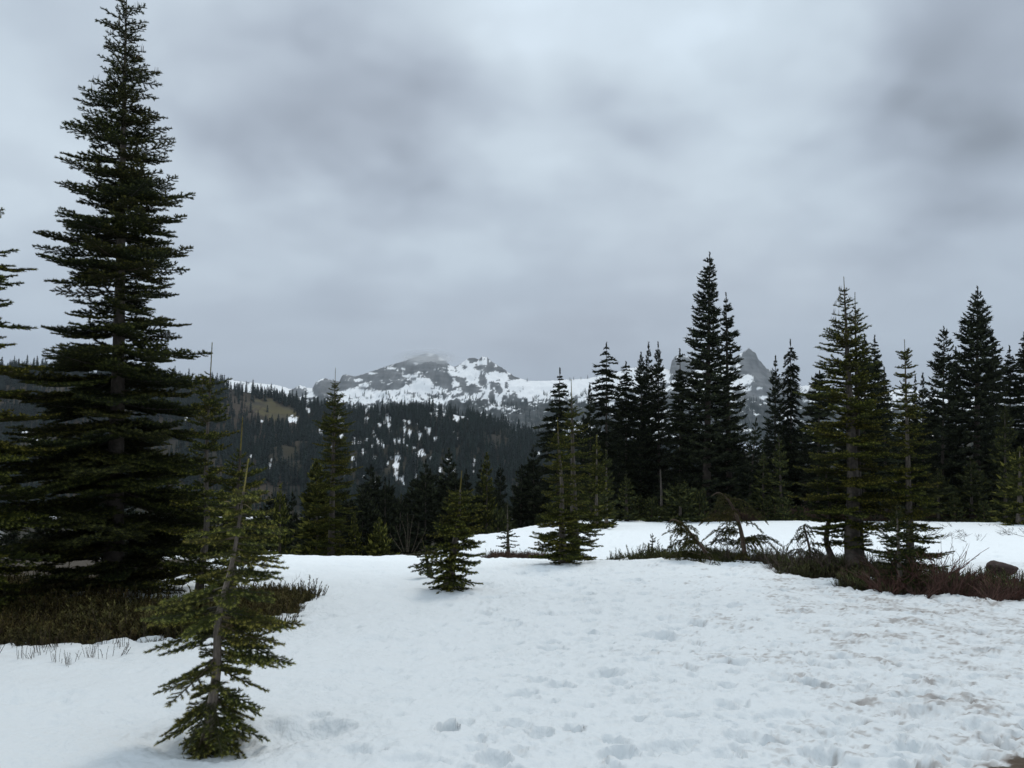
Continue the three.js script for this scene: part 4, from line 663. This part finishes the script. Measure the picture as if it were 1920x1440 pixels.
function stems(name, label, runs, d, rad, col) {                      // a leafless shrub, each stem a part
  const P0 = at(runs[0][0][0], runs[0][0][1], d), g = new THREE.Group(); g.name = numbered(name); P0.y = G(P0.x, P0.z); g.position.copy(P0); scene.add(g); tag(g, label, 'shrub');
  runs.forEach((run, i) => { const mb = new MB(600), pts = run.map(([x, y], k) => at(x, y, d + 0.12 * Math.sin(i * 2 + k)).sub(P0)); const cv = new THREE.CatmullRomCurve3(pts).getPoints(10), rr = cv.map((_, k) => lerp(rad, rad * 0.35, k / 10)); mb.tube(cv, rr, 5, col); const r = rng(i + 90); for (let k = 3; k < 10; k += 2) { const b = cv[k]; mb.tube([b, b.clone().add(V((r() - 0.5) * 0.09, 0.05 + 0.05 * r(), (r() - 0.5) * 0.09))], [rad * 0.5, rad * 0.25], 3, col); } named('stem', mb.geo(), matVC, g); });
}
stems('bare_shrub', 'thin bare upright stems rising from the brush left of the boulder', [[[1762, 1072], [1778, 1040], [1785, 1020], [1783, 997]], [[1782, 1075], [1800, 1045], [1815, 1018]], [[1788, 1078], [1806, 1050], [1817, 1022]], [[1786, 1052], [1787, 1038], [1787, 1024]], [[1768, 1085], [1766, 1060], [1764, 1012]], [[1745, 1080], [1752, 1055], [1748, 1040]]], 13.9, 0.006, [0.16, 0.12, 0.10]);
stems('bare_shrub', 'grey leafless shrub standing at the snow crest left of the small leaning fir', [[[762, 1035], [760, 1000], [752, 975]], [[766, 1035], [770, 995], [776, 965]], [[758, 1035], [748, 1005], [742, 985]], [[772, 1035], [782, 1005], [786, 980]], [[776, 1035], [790, 1012], [800, 990]], [[754, 1035], [738, 1012], [730, 1000]], [[764, 1035], [765, 990], [764, 962]]], 23.5, 0.006, [0.11, 0.09, 0.07]);
stems('bare_stick', 'single thin stick poking from the heather right of the foreground sapling', [[[543, 1102], [552, 1090], [562, 1080]]], 12.2, 0.004, [0.14, 0.11, 0.09]);
{ // a dead bare trunk in the dark forest
  const b = at(1240, 962, 48); b.y = G(b.x, b.z); const t = at(1238, 880, 48), m = named('dead_trunk', trunkGeo([V(0, -0.2, 0), V(0.02, (t.y - b.y) * 0.5, 0), t.clone().sub(b)], [0.09, 0.07, 0.03], 8), BARK.grey); m.position.copy(b); tag(m, 'pale bare trunk standing in the dark forest left of the tallest far tree', 'tree trunk');
}
{ // side shoots at the bent top of the foreground sapling
  const s = scene.getObjectByName('fir_sapling'), r = rng(3), mb = new MB(800), o = s.position;
  for (const run of [[[440, 948], [425, 940], [414, 946]], [[444, 945], [460, 946], [472, 955]]]) { const cv = new THREE.CatmullRomCurve3(run.map(([x, y]) => at(x, y, s.userData.leadD ?? 5.55).sub(o))).getPoints(6); mb.tube(cv, cv.map((_, i) => lerp(0.006, 0.003, i / 6)), 5, [0.20, 0.17, 0.10]); for (let i = 1; i < 6; i++) needles(mb, cv[i], cv[i + 1], { nl: 0.012, nw: 0.003, den: 500 }, PAL.sapling, r, { young: 1 }); }
  named('side_shoot', mb.geo(), foliage[1], s);
}
{ // cloud clinging to the summit: lumpy banks of vapour, thinning outwards
  const mat = new THREE.MeshPhysicalMaterial({ vertexColors: true, color: new THREE.Color().setRGB(0.76, 0.77, 0.78), transparent: true, opacity: 1, roughness: 1, specularIntensity: 0, transmission: 0.45, thickness: 0, depthWrite: false });
  const bank = (px, py, Z, a, b, dens, seed) => {
    const g = new THREE.IcosahedronGeometry(1, 14), p = g.attributes.position, c = [], k = Z / FPX;
    for (let i = 0; i < p.count; i++) {
      const x = p.getX(i), y = p.getY(i), z = p.getZ(i), s = 1, q = Math.hypot(x, y);
      p.setXYZ(i, x * s * a * k, y * s * b * k, z * s * a * 0.45 * k);
      const n = 1 + 0.5 * fbm(x * 1.6 + seed, y * 1.6, 2); c.push(1, 1, 1, clamp(dens * Math.pow(Math.max(0, 1 - q * q), 2.2) * n, 0, 1));
    }
    g.setAttribute('color', new THREE.Float32BufferAttribute(c, 4)); g.computeVertexNormals();
    const m = named('cloud_bank', g, mat); m.castShadow = false; m.position.copy(at(px, py, Z)); return m;
  };
  tag(bank(803, 672, 2900, 75, 19, 0.6, 3), 'wisp of grey cloud hiding the summit of the left massif', null, null, 'stuff');
}
renderer.render(scene, camera);
